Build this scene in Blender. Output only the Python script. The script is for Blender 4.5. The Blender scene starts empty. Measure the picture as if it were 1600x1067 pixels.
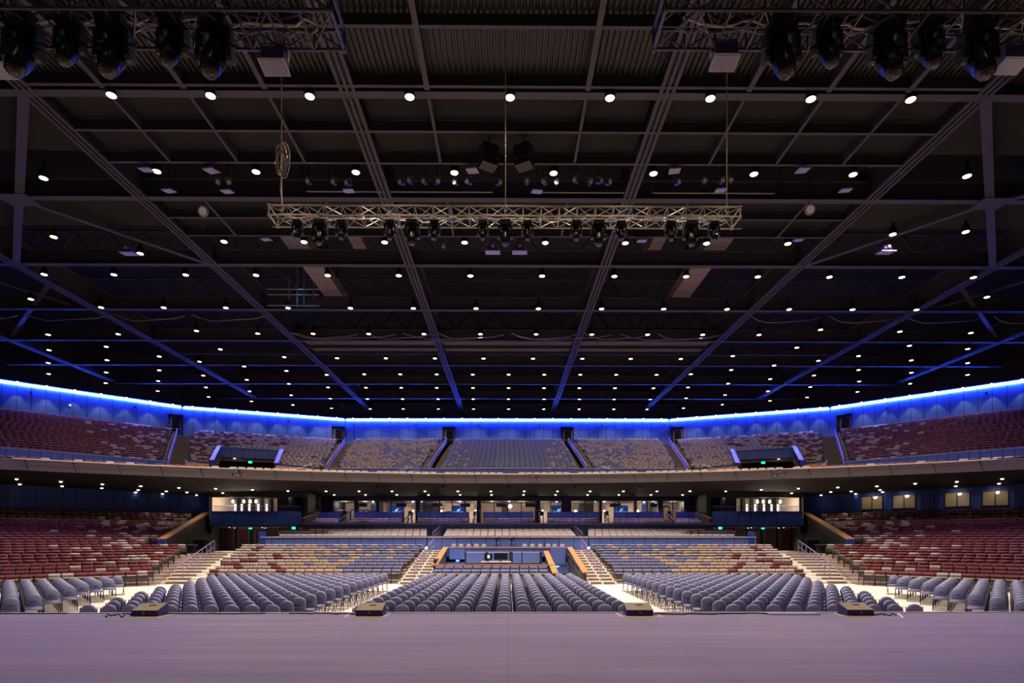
import bpy, math, random
import numpy as np
from mathutils import Vector, Matrix
random.seed(7)
PI = math.pi
C = bpy.context.scene.collection

# ---------------------------------------------------------------- camera, world, exposure
F = 930.0            # focal length in pixels of the 1600 px wide frame
HV = 841.0           # row of the horizon
YAW = math.radians(0.431)
CZ = 2.54            # eye height above the arena floor
cam_d = bpy.data.cameras.new('camera')
cam_d.sensor_width = 36.0
cam_d.lens = F / 1600 * 36.0
cam_d.shift_y = (HV - 533.5) / 1600.0
cam_d.clip_end = 400
cam = bpy.data.objects.new('camera', cam_d)
C.objects.link(cam)
cam.location = (0, 0, CZ)
cam.rotation_euler = (PI / 2, 0, -YAW)
bpy.context.scene.camera = cam

w = bpy.data.worlds.new('world')
bpy.context.scene.world = w
w.use_nodes = True
bg = w.node_tree.nodes['Background']
bg.inputs[0].default_value = (0.52, 0.42, 0.54, 1)
bg.inputs[1].default_value = 0.045

sc = bpy.context.scene
sc.view_settings.view_transform = 'Standard'
sc.view_settings.look = 'None'
sc.view_settings.gamma = 1.0
sc.view_settings.use_curve_mapping = False
sc.view_settings.exposure = 0.0
sc.cycles.use_denoising = True
sc.cycles.use_adaptive_sampling = True
sc.cycles.adaptive_threshold = 0.03
sc.cycles.max_bounces = 6
sc.cycles.diffuse_bounces = 3
sc.cycles.glossy_bounces = 2
sc.cycles.transparent_max_bounces = 6
sc.cycles.caustics_reflective = False
sc.cycles.caustics_refractive = False
sc.cycles.sample_clamp_indirect = 3.0

DOWN_W = 1150.0       # each roof downlight
STAGE_W = 950.0
STAGEC = (1.0, 0.82, 0.60)
SOFFIT_W = 70.0      # each small downlight under the balcony
WALL_W = 28.0        # each small wall washer over the upper wall
WARM = (1.0, 0.82, 0.68)

def ray(u, v=HV):
    a, b = (u - 800.0) / F, (HV - v) / F
    c, s = math.cos(YAW), math.sin(YAW)
    return a * c + s, c - a * s, b
def atY(u, v, Y):
    dx, dy, dz = ray(u, v); t = Y / dy
    return Vector((dx * t, Y, CZ + dz * t))
def atZ(u, v, Z):
    dx, dy, dz = ray(u, v); t = (Z - CZ) / dz
    return Vector((dx * t, dy * t, Z))

# ---------------------------------------------------------------- materials
def srgb(r, g, b):
    f = lambda c: (c / 255 / 12.92) if c / 255 <= 0.04045 else ((c / 255 + 0.055) / 1.055) ** 2.4
    return (f(r), f(g), f(b), 1)
def mat(name, col, rough=0.6, metal=0.0, noise=0.0, nscale=8.0, bump=0.0, bscale=60.0, spec=0.5):
    m = bpy.data.materials.new(name); m.use_nodes = True
    nt = m.node_tree; b = nt.nodes['Principled BSDF']
    b.inputs['Base Color'].default_value = col
    b.inputs['Roughness'].default_value = rough
    b.inputs['Metallic'].default_value = metal
    b.inputs['Specular IOR Level'].default_value = spec
    if noise or bump:
        tc = nt.nodes.new('ShaderNodeTexCoord')
    if noise:
        n = nt.nodes.new('ShaderNodeTexNoise'); n.inputs['Scale'].default_value = nscale
        n.inputs['Detail'].default_value = 4
        nt.links.new(tc.outputs['Object'], n.inputs['Vector'])
        r = nt.nodes.new('ShaderNodeMapRange')
        r.inputs['To Min'].default_value = 1 - noise; r.inputs['To Max'].default_value = 1 + noise
        nt.links.new(n.outputs['Fac'], r.inputs['Value'])
        mx = nt.nodes.new('ShaderNodeVectorMath'); mx.operation = 'SCALE'
        mx.inputs[0].default_value = col[:3]
        nt.links.new(r.outputs[0], mx.inputs['Scale'])
        nt.links.new(mx.outputs[0], b.inputs['Base Color'])
    if bump:
        n2 = nt.nodes.new('ShaderNodeTexNoise'); n2.inputs['Scale'].default_value = bscale
        nt.links.new(tc.outputs['Object'], n2.inputs['Vector'])
        bp = nt.nodes.new('ShaderNodeBump'); bp.inputs['Strength'].default_value = bump
        bp.inputs['Distance'].default_value = 0.01
        nt.links.new(n2.outputs['Fac'], bp.inputs['Height'])
        nt.links.new(bp.outputs[0], b.inputs['Normal'])
    return m
def emit(name, col, strength, sampled=False):
    m = bpy.data.materials.new(name); m.use_nodes = True
    nt = m.node_tree; nt.nodes.clear()
    e = nt.nodes.new('ShaderNodeEmission'); o = nt.nodes.new('ShaderNodeOutputMaterial')
    e.inputs[0].default_value = (*col[:3], 1); e.inputs[1].default_value = strength
    nt.links.new(e.outputs[0], o.inputs[0])
    m.cycles.emission_sampling = 'FRONT_BACK' if sampled else 'NONE'
    return m

M = {}
M['maroon'] = mat('maroon_fabric', srgb(124, 62, 72), 0.85, noise=0.12, nscale=30)
M['cream'] = mat('cream_fabric', srgb(188, 172, 172), 0.85, noise=0.08, nscale=30)
M['tan'] = mat('tan_fabric', srgb(184, 164, 153), 0.85, noise=0.08, nscale=30)
M['blue'] = mat('slate_blue_fabric', srgb(122, 128, 172), 0.85, noise=0.08, nscale=30)
M['clubfab'] = mat('pale_club_fabric', srgb(216, 206, 212), 0.8)
M['vinyl'] = mat('slate_vinyl', srgb(124, 127, 164), 0.36, noise=0.05, nscale=20)
M['plastic'] = mat('dark_plastic', srgb(44, 40, 42), 0.5)
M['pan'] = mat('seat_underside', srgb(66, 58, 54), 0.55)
M['lip'] = mat('pale_seat_edge', srgb(205, 190, 172), 0.6)
M['steel'] = mat('steel', srgb(140, 138, 140), 0.35, 0.8)
M['alu'] = mat('truss_aluminium', srgb(162, 150, 134), 0.36, 0.7)
M['trussdark'] = mat('truss_dark', srgb(84, 76, 80), 0.4, 0.6)  # aluminium again, unlit look of the near trusses put into the colour
M['black'] = mat('black_metal', srgb(26, 25, 28), 0.4, 0.2)
M['blackgloss'] = mat('black_gloss', srgb(20, 20, 24), 0.22, 0.0)
M['beam'] = mat('roof_steel', srgb(46, 41, 50), 0.55, noise=0.15, nscale=1.5)
M['deck'] = mat('roof_deck', srgb(36, 31, 28), 0.6, noise=0.15, nscale=0.8)
M['roof'] = mat('roof_dark', srgb(6, 6, 7), 0.9)
M['duct'] = mat('duct_sheet', srgb(120, 106, 112), 0.45, 0.2, noise=0.1, nscale=2)
M['stagetrim'] = mat('stage_trim', srgb(150, 140, 140), 0.45, 0.3)
M['concrete'] = mat('pale_concrete', srgb(236, 226, 214), 0.55, noise=0.08, nscale=1.2)
M['terrace'] = mat('terrace_concrete', srgb(150, 134, 128), 0.8, noise=0.18, nscale=2.5)
M['uterrace'] = mat('upper_terrace_concrete', srgb(120, 104, 98), 0.85, noise=0.35, nscale=3.0)
M['fascia'] = mat('balcony_fascia', srgb(88, 78, 80), 0.7, noise=0.05, nscale=1.0)
M['soffit'] = mat('soffit_black', srgb(30, 25, 28), 0.8, noise=0.1, nscale=0.5)
M['panel'] = mat('blue_grey_panel', srgb(84, 106, 176), 0.55, noise=0.05, nscale=2)
M['panel_light'] = mat('panel_cap', srgb(176, 190, 222), 0.5)
M['wallup'] = mat('upper_wall_panel', srgb(74, 112, 172), 0.5, noise=0.05, nscale=0.7)
M['navy'] = mat('navy_panel', srgb(30, 60, 142), 0.55, noise=0.06, nscale=1)
M['navyd'] = mat('navy_base', srgb(38, 34, 84), 0.7)
M['dark'] = mat('dark_wall', srgb(40, 36, 40), 0.7, noise=0.1, nscale=1)
M['charcoal'] = mat('charcoal_column', srgb(34, 32, 46), 0.6)
M['gap'] = mat('shadow_gap', srgb(18, 18, 24), 0.8)
M['wood'] = mat('oiled_wood', srgb(190, 134, 88), 0.4, noise=0.2, nscale=6)
M['door'] = mat('brown_door', srgb(96, 52, 56), 0.5)
M['doorframe'] = mat('grey_door_frame', srgb(124, 112, 128), 0.5)
M['beige'] = mat('beige_wall', srgb(205, 184, 160), 0.7, noise=0.04, nscale=1)
M['blind'] = mat('beige_blind', srgb(190, 165, 120), 0.7)
M['rail'] = mat('painted_rail', srgb(150, 140, 190), 0.4, 0.4)  # violet LED light on the rails put into their colour
M['yellow'] = mat('yellow_nosing', srgb(220, 190, 60), 0.5)
M['white'] = mat('white_tape', srgb(238, 234, 228), 0.6)
M['rack'] = mat('case_laminate', srgb(60, 44, 110), 0.5)
M['monitor_grille'] = mat('monitor_grille', srgb(150, 134, 112), 0.6, bump=0.5, bscale=300)
M['glassface'] = mat('flood_glass', srgb(140, 130, 150), 0.15)
M['chain'] = mat('chain_steel', srgb(165, 150, 130), 0.4, 0.6)
M['cable'] = mat('cable_rubber', srgb(40, 36, 44), 0.6)
M['duct2'] = mat('pale_panel', srgb(128, 118, 130), 0.5)
M['screen'] = emit('screen_blue', srgb(18, 62, 130), 0.9)
M['screenwhite'] = emit('screen_white', srgb(225, 240, 255), 1.4)
M['exit'] = emit('exit_green', (0.02, 0.95, 0.42), 3.0)
M['lens'] = emit('lamp_lens', (1.0, 0.80, 0.52), 9.0)
M['lens_small'] = emit('small_lamp_lens', (1.0, 0.80, 0.55), 3.5)
M['pendant'] = emit('pendant_bulb', (1.0, 0.86, 0.68), 7.0)
M['tube'] = emit('tube_light', (1.0, 0.9, 0.8), 1.6)
M['blueled'] = emit('blue_led', (0.04, 0.16, 1.0), 9.0)
M['cove'] = emit('cove_led', (0.036, 0.085, 1.0), 210.0, True)
M['objlens'] = mat('objective_lens', srgb(60, 44, 44), 0.1)
def glass():
    m = bpy.data.materials.new('suite_glass'); m.use_nodes = True
    nt = m.node_tree; nt.nodes.clear()
    o = nt.nodes.new('ShaderNodeOutputMaterial'); mx = nt.nodes.new('ShaderNodeMixShader')
    t = nt.nodes.new('ShaderNodeBsdfTransparent'); g = nt.nodes.new('ShaderNodeBsdfGlossy')
    t.inputs[0].default_value = (0.93, 0.95, 0.97, 1); g.inputs['Roughness'].default_value = 0.03
    mx.inputs[0].default_value = 0.07
    nt.links.new(t.outputs[0], mx.inputs[1]); nt.links.new(g.outputs[0], mx.inputs[2]); nt.links.new(mx.outputs[0], o.inputs[0])
    return m
M['glass'] = glass()
def stage_mat():
    m = mat('stage_deck', srgb(140, 122, 122), 0.55)
    nt = m.node_tree; b = nt.nodes['Principled BSDF']
    tc = nt.nodes.new('ShaderNodeTexCoord')
    mp = nt.nodes.new('ShaderNodeMapping'); mp.inputs['Scale'].default_value = (0.10, 1.1, 1)
    mp.inputs['Rotation'].default_value = (0, 0, 0.06)
    nt.links.new(tc.outputs['Object'], mp.inputs[0])
    n = nt.nodes.new('ShaderNodeTexNoise'); n.inputs['Scale'].default_value = 2.4; n.inputs['Detail'].default_value = 7
    n.inputs['Roughness'].default_value = 0.65
    nt.links.new(mp.outputs[0], n.inputs['Vector'])
    cr = nt.nodes.new('ShaderNodeValToRGB')
    cr.color_ramp.elements[0].position = 0.32; cr.color_ramp.elements[0].color = srgb(110, 95, 89)
    cr.color_ramp.elements[1].position = 0.70; cr.color_ramp.elements[1].color = srgb(136, 118, 106)
    nt.links.new(n.outputs['Fac'], cr.inputs[0])
    n3 = nt.nodes.new('ShaderNodeTexNoise'); n3.inputs['Scale'].default_value = 9; n3.inputs['Detail'].default_value = 6
    mp3 = nt.nodes.new('ShaderNodeMapping'); mp3.inputs['Scale'].default_value = (0.5, 3, 1)
    nt.links.new(tc.outputs['Object'], mp3.inputs[0]); nt.links.new(mp3.outputs[0], n3.inputs['Vector'])
    r3 = nt.nodes.new('ShaderNodeMapRange'); r3.inputs['To Min'].default_value = 0.88; r3.inputs['To Max'].default_value = 1.1
    nt.links.new(n3.outputs['Fac'], r3.inputs['Value'])
    s1 = nt.nodes.new('ShaderNodeVectorMath'); s1.operation = 'SCALE'
    nt.links.new(cr.outputs[0], s1.inputs[0]); nt.links.new(r3.outputs[0], s1.inputs['Scale'])
    bk = nt.nodes.new('ShaderNodeTexBrick')
    bk.inputs['Color1'].default_value = (1, 1, 1, 1); bk.inputs['Color2'].default_value = (1, 1, 1, 1)
    bk.inputs['Mortar'].default_value = (0.62, 0.60, 0.62, 1); bk.inputs['Scale'].default_value = 1
    bk.inputs['Mortar Size'].default_value = 0.006; bk.inputs['Mortar Smooth'].default_value = 0.3
    bk.inputs['Brick Width'].default_value = 2.44; bk.inputs['Row Height'].default_value = 1.22; bk.offset = 0
    nt.links.new(tc.outputs['Object'], bk.inputs['Vector'])
    ml = nt.nodes.new('ShaderNodeVectorMath'); ml.operation = 'MULTIPLY'
    nt.links.new(s1.outputs[0], ml.inputs[0]); nt.links.new(bk.outputs['Color'], ml.inputs[1])
    nt.links.new(ml.outputs[0], b.inputs['Base Color'])
    return m
M['stage'] = stage_mat()

# ---------------------------------------------------------------- mesh tools
class MB:
    def __init__(s): s.v = []; s.f = []; s.m = []; s.mats = []
    def mi(s, k):
        if k not in s.mats: s.mats.append(k)
        return s.mats.index(k)
    def add(s, vs, fs, k):
        o = len(s.v); i = s.mi(k)
        s.v += [tuple(p) for p in vs]
        for f in fs: s.f.append(tuple(o + j for j in f)); s.m.append(i)
        return s
    def box(s, c, d, k, rz=0.0, rx=0.0):
        x, y, z = d[0] / 2, d[1] / 2, d[2] / 2
        R = Matrix.Rotation(rz, 3, 'Z') @ Matrix.Rotation(rx, 3, 'X'); c = Vector(c)
        vs = [c + R @ Vector((a * x, b * y, e * z)) for a, b, e in ((-1,-1,-1),(1,-1,-1),(1,1,-1),(-1,1,-1),(-1,-1,1),(1,-1,1),(1,1,1),(-1,1,1))]
        return s.add(vs, [(0,3,2,1),(4,5,6,7),(0,1,5,4),(1,2,6,5),(2,3,7,6),(3,0,4,7)], k)
    def bb(s, x0, x1, y0, y1, z0, z1, k):
        return s.box(((x0+x1)/2, (y0+y1)/2, (z0+z1)/2), (abs(x1-x0), abs(y1-y0), abs(z1-z0)), k)
    def bar(s, p, q, wd, ht, k):
        p, q = Vector(p), Vector(q); d = (q - p)
        if d.length < 1e-6: return s
        d.normalize(); up = Vector((0, 0, 1)) if abs(d.z) < 0.95 else Vector((0, 1, 0))
        r = d.cross(up).normalized(); n = r.cross(d).normalized()
        vs = []
        for e in (p, q):
            for a, b in ((-1,-1),(1,-1),(1,1),(-1,1)): vs.append(e + r * (a * wd / 2) + n * (b * ht / 2))
        return s.add(vs, [(0,3,2,1),(4,5,6,7),(0,1,5,4),(1,2,6,5),(2,3,7,6),(3,0,4,7)], k)
    def tube(s, p, q, r, k, n=8, r2=None):
        p, q = Vector(p), Vector(q); d = q - p
        if d.length < 1e-6: return s
        d.normalize(); up = Vector((0, 0, 1)) if abs(d.z) < 0.95 else Vector((0, 1, 0))
        a = d.cross(up).normalized(); b = a.cross(d); r2 = r if r2 is None else r2
        vs = [p + (a * math.cos(t) + b * math.sin(t)) * r for t in [2*PI*i/n for i in range(n)]]
        vs += [q + (a * math.cos(t) + b * math.sin(t)) * r2 for t in [2*PI*i/n for i in range(n)]]
        fs = [(i, (i+1) % n, n + (i+1) % n, n + i) for i in range(n)] + [tuple(range(n))[::-1], tuple(range(n, 2*n))]
        return s.add(vs, fs, k)
    def path(s, pts, r, k, n=6):
        for a, b in zip(pts[:-1], pts[1:]): s.tube(a, b, r, k, n)
        return s
    def poly(s, pts, thick, k):
        """a flat polygon given thickness along its normal"""
        P = [Vector(p) for p in pts]; nrm = (P[1]-P[0]).cross(P[2]-P[0]).normalized() * thick; n = len(P)
        vs = P + [p + nrm for p in P]
        return s.add(vs, [tuple(range(n))[::-1], tuple(range(n, 2*n))] + [(i, (i+1) % n, n + (i+1) % n, n + i) for i in range(n)], k)
    def prism(s, xy, z0, z1, k):
        n = len(xy)
        vs = [(x, y, z0) for x, y in xy] + [(x, y, z1) for x, y in xy]
        return s.add(vs, [tuple(range(n))[::-1], tuple(range(n, 2*n))] + [(i, (i+1) % n, n + (i+1) % n, n + i) for i in range(n)], k)
    def lathe(s, prof, k, n=16, c=(0,0,0), axis=None):
        vs = []; c = Vector(c)
        R = Matrix.Identity(3) if axis is None else Vector((0,0,1)).rotation_difference(Vector(axis)).to_matrix()
        for r, z in prof:
            for i in range(n):
                t = 2*PI*i/n; vs.append(c + R @ Vector((r*math.cos(t), r*math.sin(t), z)))
        m = len(prof)
        fs = [(j*n+i, j*n+(i+1) % n, (j+1)*n+(i+1) % n, (j+1)*n+i) for j in range(m-1) for i in range(n)]
        fs += [tuple(range(n))[::-1], tuple(range((m-1)*n, m*n))]
        return s.add(vs, fs, k)
    def mesh(s, name, smooth=False):
        me = bpy.data.meshes.new(name); me.from_pydata(s.v, [], s.f)
        for k in s.mats: me.materials.append(M[k])
        me.polygons.foreach_set('material_index', s.m)
        if smooth: me.polygons.foreach_set('use_smooth', [True] * len(s.f))
        me.update(); return me
    def build(s, name, parent=None, smooth=False):
        return link(name, s.mesh(name, smooth), parent)
def link(name, me, parent=None):
    o = bpy.data.objects.new(name, me); C.objects.link(o)
    if parent is not None: o.parent = parent
    return o
def tag(o, label=None, cat=None, group=None, kind=None):
    if label: o['label'] = label
    if cat: o['category'] = cat
    if group: o['group'] = group
    if kind: o['kind'] = kind
    return o
def thing(name, loc, rz, label, cat, group=None):
    o = bpy.data.objects.new(name, None); C.objects.link(o)
    o.empty_display_size = 0.1
    o.location = loc; o.rotation_euler = (0, 0, rz)
    return tag(o, label, cat, group)
def struct(mb, name, **k):
    return tag(mb.build(name, **k), kind='structure')
def clone(src, parent=None):
    c = src.copy(); C.objects.link(c)
    if parent is not None: c.parent = parent
    return c
def clone_tree(root, loc, rz, label, group=None):
    r = root.copy(); C.objects.link(r); r.location = loc; r.rotation_euler = (0, 0, rz)
    r['label'] = label
    if group: r['group'] = group
    for ch in root.children:
        c = clone(ch, r)
        for g in ch.children: clone(g, c)
    return r
ORD = ['zeroth','first','second','third','fourth','fifth','sixth','seventh','eighth','ninth','tenth','eleventh','twelfth','thirteenth','fourteenth','fifteenth','sixteenth','seventeenth','eighteenth','nineteenth','twentieth']
TENS = {2:'twenty',3:'thirty',4:'forty',5:'fifty',6:'sixty',7:'seventy',8:'eighty'}
def ordn(n):
    if n <= 20: return ORD[n]
    t, o = divmod(n, 10)
    return (TENS[t][:-1] + 'ieth') if o == 0 else TENS[t] + '-' + ORD[o]
def spot(name, loc, energy, col, angle, parent=None, blend=0.6, radius=0.15, aim=None):
    key = ('L', energy, col, angle, blend, radius)
    L = SPOTS.get(key)
    if L is None:
        L = bpy.data.lights.new(name, 'SPOT'); L.energy = energy; L.color = col
        L.spot_size = angle; L.spot_blend = blend; L.shadow_soft_size = radius; SPOTS[key] = L
    o = bpy.data.objects.new(name, L); C.objects.link(o); o.location = loc
    if aim is not None:
        o.rotation_euler = (Vector(aim) - Vector(loc)).to_track_quat('-Z', 'Y').to_euler()
    if parent is not None: o.parent = parent
    return o
SPOTS = {}
def point(name, loc, energy, col, parent=None, radius=0.08):
    L = bpy.data.lights.new(name, 'POINT'); L.energy = energy; L.color = col; L.shadow_soft_size = radius
    o = bpy.data.objects.new(name, L); C.objects.link(o); o.location = loc
    if parent is not None: o.parent = parent
    return o

# ================================================================ SETTING: floor, stage
mb = MB(); mb.bb(-60, 60, -12, 62, -0.3, 0, 'concrete'); struct(mb, 'floor')
STZ, STY = 1.04, 12.0
mb = MB(); mb.bb(-15, 15, -8, STY, 0.01, STZ, 'stage'); struct(mb, 'floor_stage')
mb = MB()
mb.bb(-15, 15, STY - 0.10, STY + 0.03, STZ - 0.10, STZ + 0.012, 'stagetrim')
struct(mb, 'trim_stage_edge')

# ================================================================ banks
def bank_rows(theta, rows):
    """rows: list of (d, z_floor, uL, uR) -> list of dict with end parameters along the row direction"""
    th = math.radians(theta); N = (-math.sin(th), math.cos(th)); T = (math.cos(th), math.sin(th)); out = []
    for d, zf, uL, uR in rows:
        ts = []
        for u in (uL, uR):
            dx, dy, _ = ray(u); s = d / (dx * N[0] + dy * N[1]); ts.append(s * (dx * T[0] + dy * T[1]))
        out.append((d, zf, ts[0], ts[1]))
    return th, N, T, out
def lerp(a, b, t): return a + (b - a) * t

SEATS = []   # dict(x,y,z,rot,bank,row,idx,col)
CLUB = []
def seat_colour(t, rnd, upper):
    def pick(*p):
        r = rnd.random(); acc = 0
        for k, w_ in p:
            acc += w_
            if r < acc: return k
        return p[-1][0]
    if upper:
        if t < 62: return 'blue'
        if t < 105: return pick(('tan', .22), ('blue', .78))
        if t < 200: return pick(('tan', .55), ('blue', .45))
        if t < 290: return pick(('tan', .86), ('blue', .14))
        if t < 350: return pick(('cream', .45), ('tan', .45), ('blue', .06), ('maroon', .04))
        if t < 420: return pick(('cream', .78), ('maroon', .22))
        if t < 500: return pick(('cream', .5), ('maroon', .5))
        if t < 590: return pick(('cream', .34), ('maroon', .66))
        if t < 660: return pick(('cream', .1), ('maroon', .9))
        return 'maroon'
    if t < 165: return pick(('tan', .10), ('blue', .90))
    if t < 230: return pick(('tan', .26), ('blue', .74))
    if t < 300: return pick(('tan', .58), ('blue', .42))
    if t < 350: return pick(('tan', .90), ('blue', .10))
    if t < 385: return pick(('cream', .85), ('maroon', .15))
    if t < 430: return pick(('cream', .60), ('maroon', .40))
    if t < 520: return pick(('cream', .50), ('maroon', .50))
    if t < 585: return pick(('cream', .42), ('maroon', .58))
    if t < 680: return pick(('cream', .20), ('maroon', .80))
    if t < 725: return pick(('cream', .06), ('maroon', .94))
    return 'maroon'
def project_u(x, y):
    c, s = math.cos(YAW), math.sin(YAW); dep = y * c + x * s
    return 800 + F * (x * c - y * s) / dep if dep > 0.1 else 1e6
def project_v(x, y, z):
    c, s = math.cos(YAW), math.sin(YAW); dep = y * c + x * s
    return HV - F * (z - CZ) / dep if dep > 0.1 else 1e6
def fill(bank, theta, rows, sp=0.54, upper=False, dest=None, skip=None, colour=None, from_right=True, both=True):
    """seats of a bank, then the same mirrored across the hall"""
    dest = SEATS if dest is None else dest
    th, N, T, R = bank_rows(theta, rows)
    rnd = random.Random(sum(map(ord, bank)))
    for k, (d, zf, t0, t1) in enumerate(R):
        off = random.Random(k * 7 + len(bank)).random() if (both and not dest is CLUB) else 0
        n = int((t1 - t0) / sp - off)
        for i in range(n):
            t = t1 - sp * (i + 0.5) - off * sp
            x, y = d * N[0] + t * T[0], d * N[1] + t * T[1]
            u = project_u(x, y)
            if skip and skip(k, u): continue
            col = colour or seat_colour(abs(u - 793), rnd, upper)
            dest.append(dict(x=x, y=y, z=zf, rot=th, bank=bank, side='left' if both else '', row=k, idx=i, col=col, upper=upper))
            if both: dest.append(dict(x=-x, y=y, z=zf, rot=-th, bank=bank, side='right', row=k, idx=i, col=col, upper=upper))
def terrace(name, theta, rows, pitch, depth, k, both=True, ext=0.15, base=None):
    th, N, T, R = bank_rows(theta, rows)
    for sgn, side in (((1, 'left'), (-1, 'right')) if both else ((1, 'center'),)):
        mb = MB()
        for i, (d, zf, t0, t1) in enumerate(R):
            d1 = R[i+1][0] if i + 1 < len(R) else d + pitch
            a, b = d - 0.52, d1 - 0.52
            zb = zf - depth if base is None else base
            xy = [(dd * N[0] + t * T[0], dd * N[1] + t * T[1]) for dd, t in ((a, t0-ext), (a, t1+ext), (b, t1+ext), (b, t0-ext))]
            if sgn < 0: xy = [(-x, y) for x, y in xy][::-1]
            mb.prism(xy, zb, zf, k)
        struct(mb, 'floor_' + name + '_' + side)
SH = 0.80   # top of a fixed seat above its step

# lower side banks at 45 degrees
def zl(k):
    if k <= 10: return 0.148 * k
    if k <= 20: return 1.48 + 0.165 * (k - 10)
    return 3.45 if k == 21 else 3.9
low_side = []
for k in range(23):
    d = 36.5 + 0.9 * k + (0.3 if k > 20 else 0)
    uR = lerp(240, 292, k / 9) if k < 10 else 232 + (k - 10) * 6.1
    low_side.append((d, zl(k), -110 if k else -60, uR))
fill('side bank', 45, low_side)
terrace('side_bank', 45, low_side, 0.9, 0.5, 'terrace', base=0.002)
# lower centre blocks
low_mid = [(33.5 + 1.0 * k, 0.145 * k, lerp(322, 372, k / 9), lerp(633, 667, k / 9)) for k in range(10)]
fill('middle block', 0, low_mid)
terrace('middle_block', 0, low_mid, 1.0, 0.3, 'terrace', base=0.002)
booth_rows = [(33.1, 0.0, 674, 857), (34.1, 0.14, 676, 856)]
fill('booth front rows', 0, booth_rows, colour='blue', both=False)
terrace('booth_rows', 0, booth_rows, 1.0, 0.2, 'terrace', both=False, base=0.002)
# club boxes behind the first panelled wall
CB = 'cream'
box1L = [(45.2 + 1.0 * k, 2.05 + 0.15 * k, (433, 515, 505, 482)[k], 667) for k in range(4)]
fill('lower club box', 0, box1L, sp=0.56, dest=CLUB, colour=CB)
terrace('club_box', 0, [(a, b, 409 if i < 2 else 470, d) for i, (a, b, c_, d) in enumerate(box1L)], 1.0, 0.4, 'terrace', base=1.3)
box1C = [(45.2 + 1.0 * k, 2.05 + 0.15 * k, 687 + 2.6 * k, 900 - 2.6 * k) for k in range(4)]
fill('lower centre club box', 0, box1C, sp=0.56, dest=CLUB, colour=CB, both=False)
terrace('club_box', 0, [(a, b, 669, 918) for a, b, c_, d in box1C], 1.0, 0.4, 'terrace', both=False, base=1.3)
segs2 = [(486, 528), (543, 627), (647, 731)]
zc2 = (3.04, 3.30, 3.50)
for si, (a, b) in enumerate(segs2):
    fill(('outer', 'second', 'inner')[si] + ' upper club box', 0, [(50.5 + k, zc2[k], a, b) for k in range(3)], sp=0.555, dest=CLUB, colour=CB)
fill('upper club middle box', 0, [(50.5 + k, zc2[k], 754, 835) for k in range(3)], sp=0.555, dest=CLUB, colour=CB, both=False)
terrace('upper_club_box', 0, [(50.5 + k, zc2[k], 473, 1114) for k in range(3)], 1.0, 0.5, 'terrace', both=False, base=2.6)

# upper banks
def zu(k): return 9.1 + 0.316 * k + (0.05 if k == 19 else 0)
def du(d0, k): return d0 + 0.93 * k + (0.55 if k == 19 else 0)
upC = [(du(61.7, k), zu(k), lerp(683, 709, k / 19), lerp(903, 878, k / 19)) for k in range(20)]
fill('upper centre bank', 0, upC, upper=True, both=False, sp=0.55)
terrace('upper_bank', 0, [(a, b, c_ - 12, d + 12) for a, b, c_, d in upC], 0.93, 0.6, 'uterrace', both=False)
upB = [(du(61.7, k), zu(k), lerp(524, 551, k / 19), lerp(660, 691, k / 19)) for k in range(20)]
fill('upper inner bank', 0, upB, upper=True, sp=0.55)
terrace('upper_inner_bank', 0, [(a, b, c_ - 1, d + 12) for a, b, c_, d in upB], 0.93, 0.6, 'uterrace')
upD = [(du(64.9, k), zu(k), lerp(288, 299, k / 19), lerp(504, 532, k / 19)) for k in range(20)]
vom = lambda k, u: k < 8 and 330 - 1.0 * (k - 7) * -2 < u < 438 - (7 - k) * 1.0
def vomD(k, u): return (k < 8 and (326 + 2 * k) < u < (429 + k)) or (k == 0)
fill('upper angled bank', 22.5, upD, upper=True, sp=0.55, skip=vomD)
upDT = [(a, b, c_ - 4, d + 5) for a, b, c_, d in upD]
terrace('upper_angled_bank', 22.5, upDT[8:], 0.93, 0.6, 'uterrace')
terrace('upper_angled_inner', 22.5, [(a, b, 429 + i, d) for i, (a, b, c_, d) in enumerate(upDT[:8])], 0.93, 0.6, 'uterrace')
terrace('upper_angled_outer', 22.5, [(a, b, c_, 327 + 2*i) for i, (a, b, c_, d) in enumerate(upDT[:8])], 0.93, 0.6, 'uterrace')
upE = [(du(62.2, k), zu(k), -120, lerp(254, 271, k / 19)) for k in range(20)]
fill('upper side bank', 45, upE, upper=True, sp=0.55)
terrace('upper_side_bank', 45, [(a, b, c_, d + 15) for a, b, c_, d in upE], 0.93, 0.6, 'uterrace')

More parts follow.
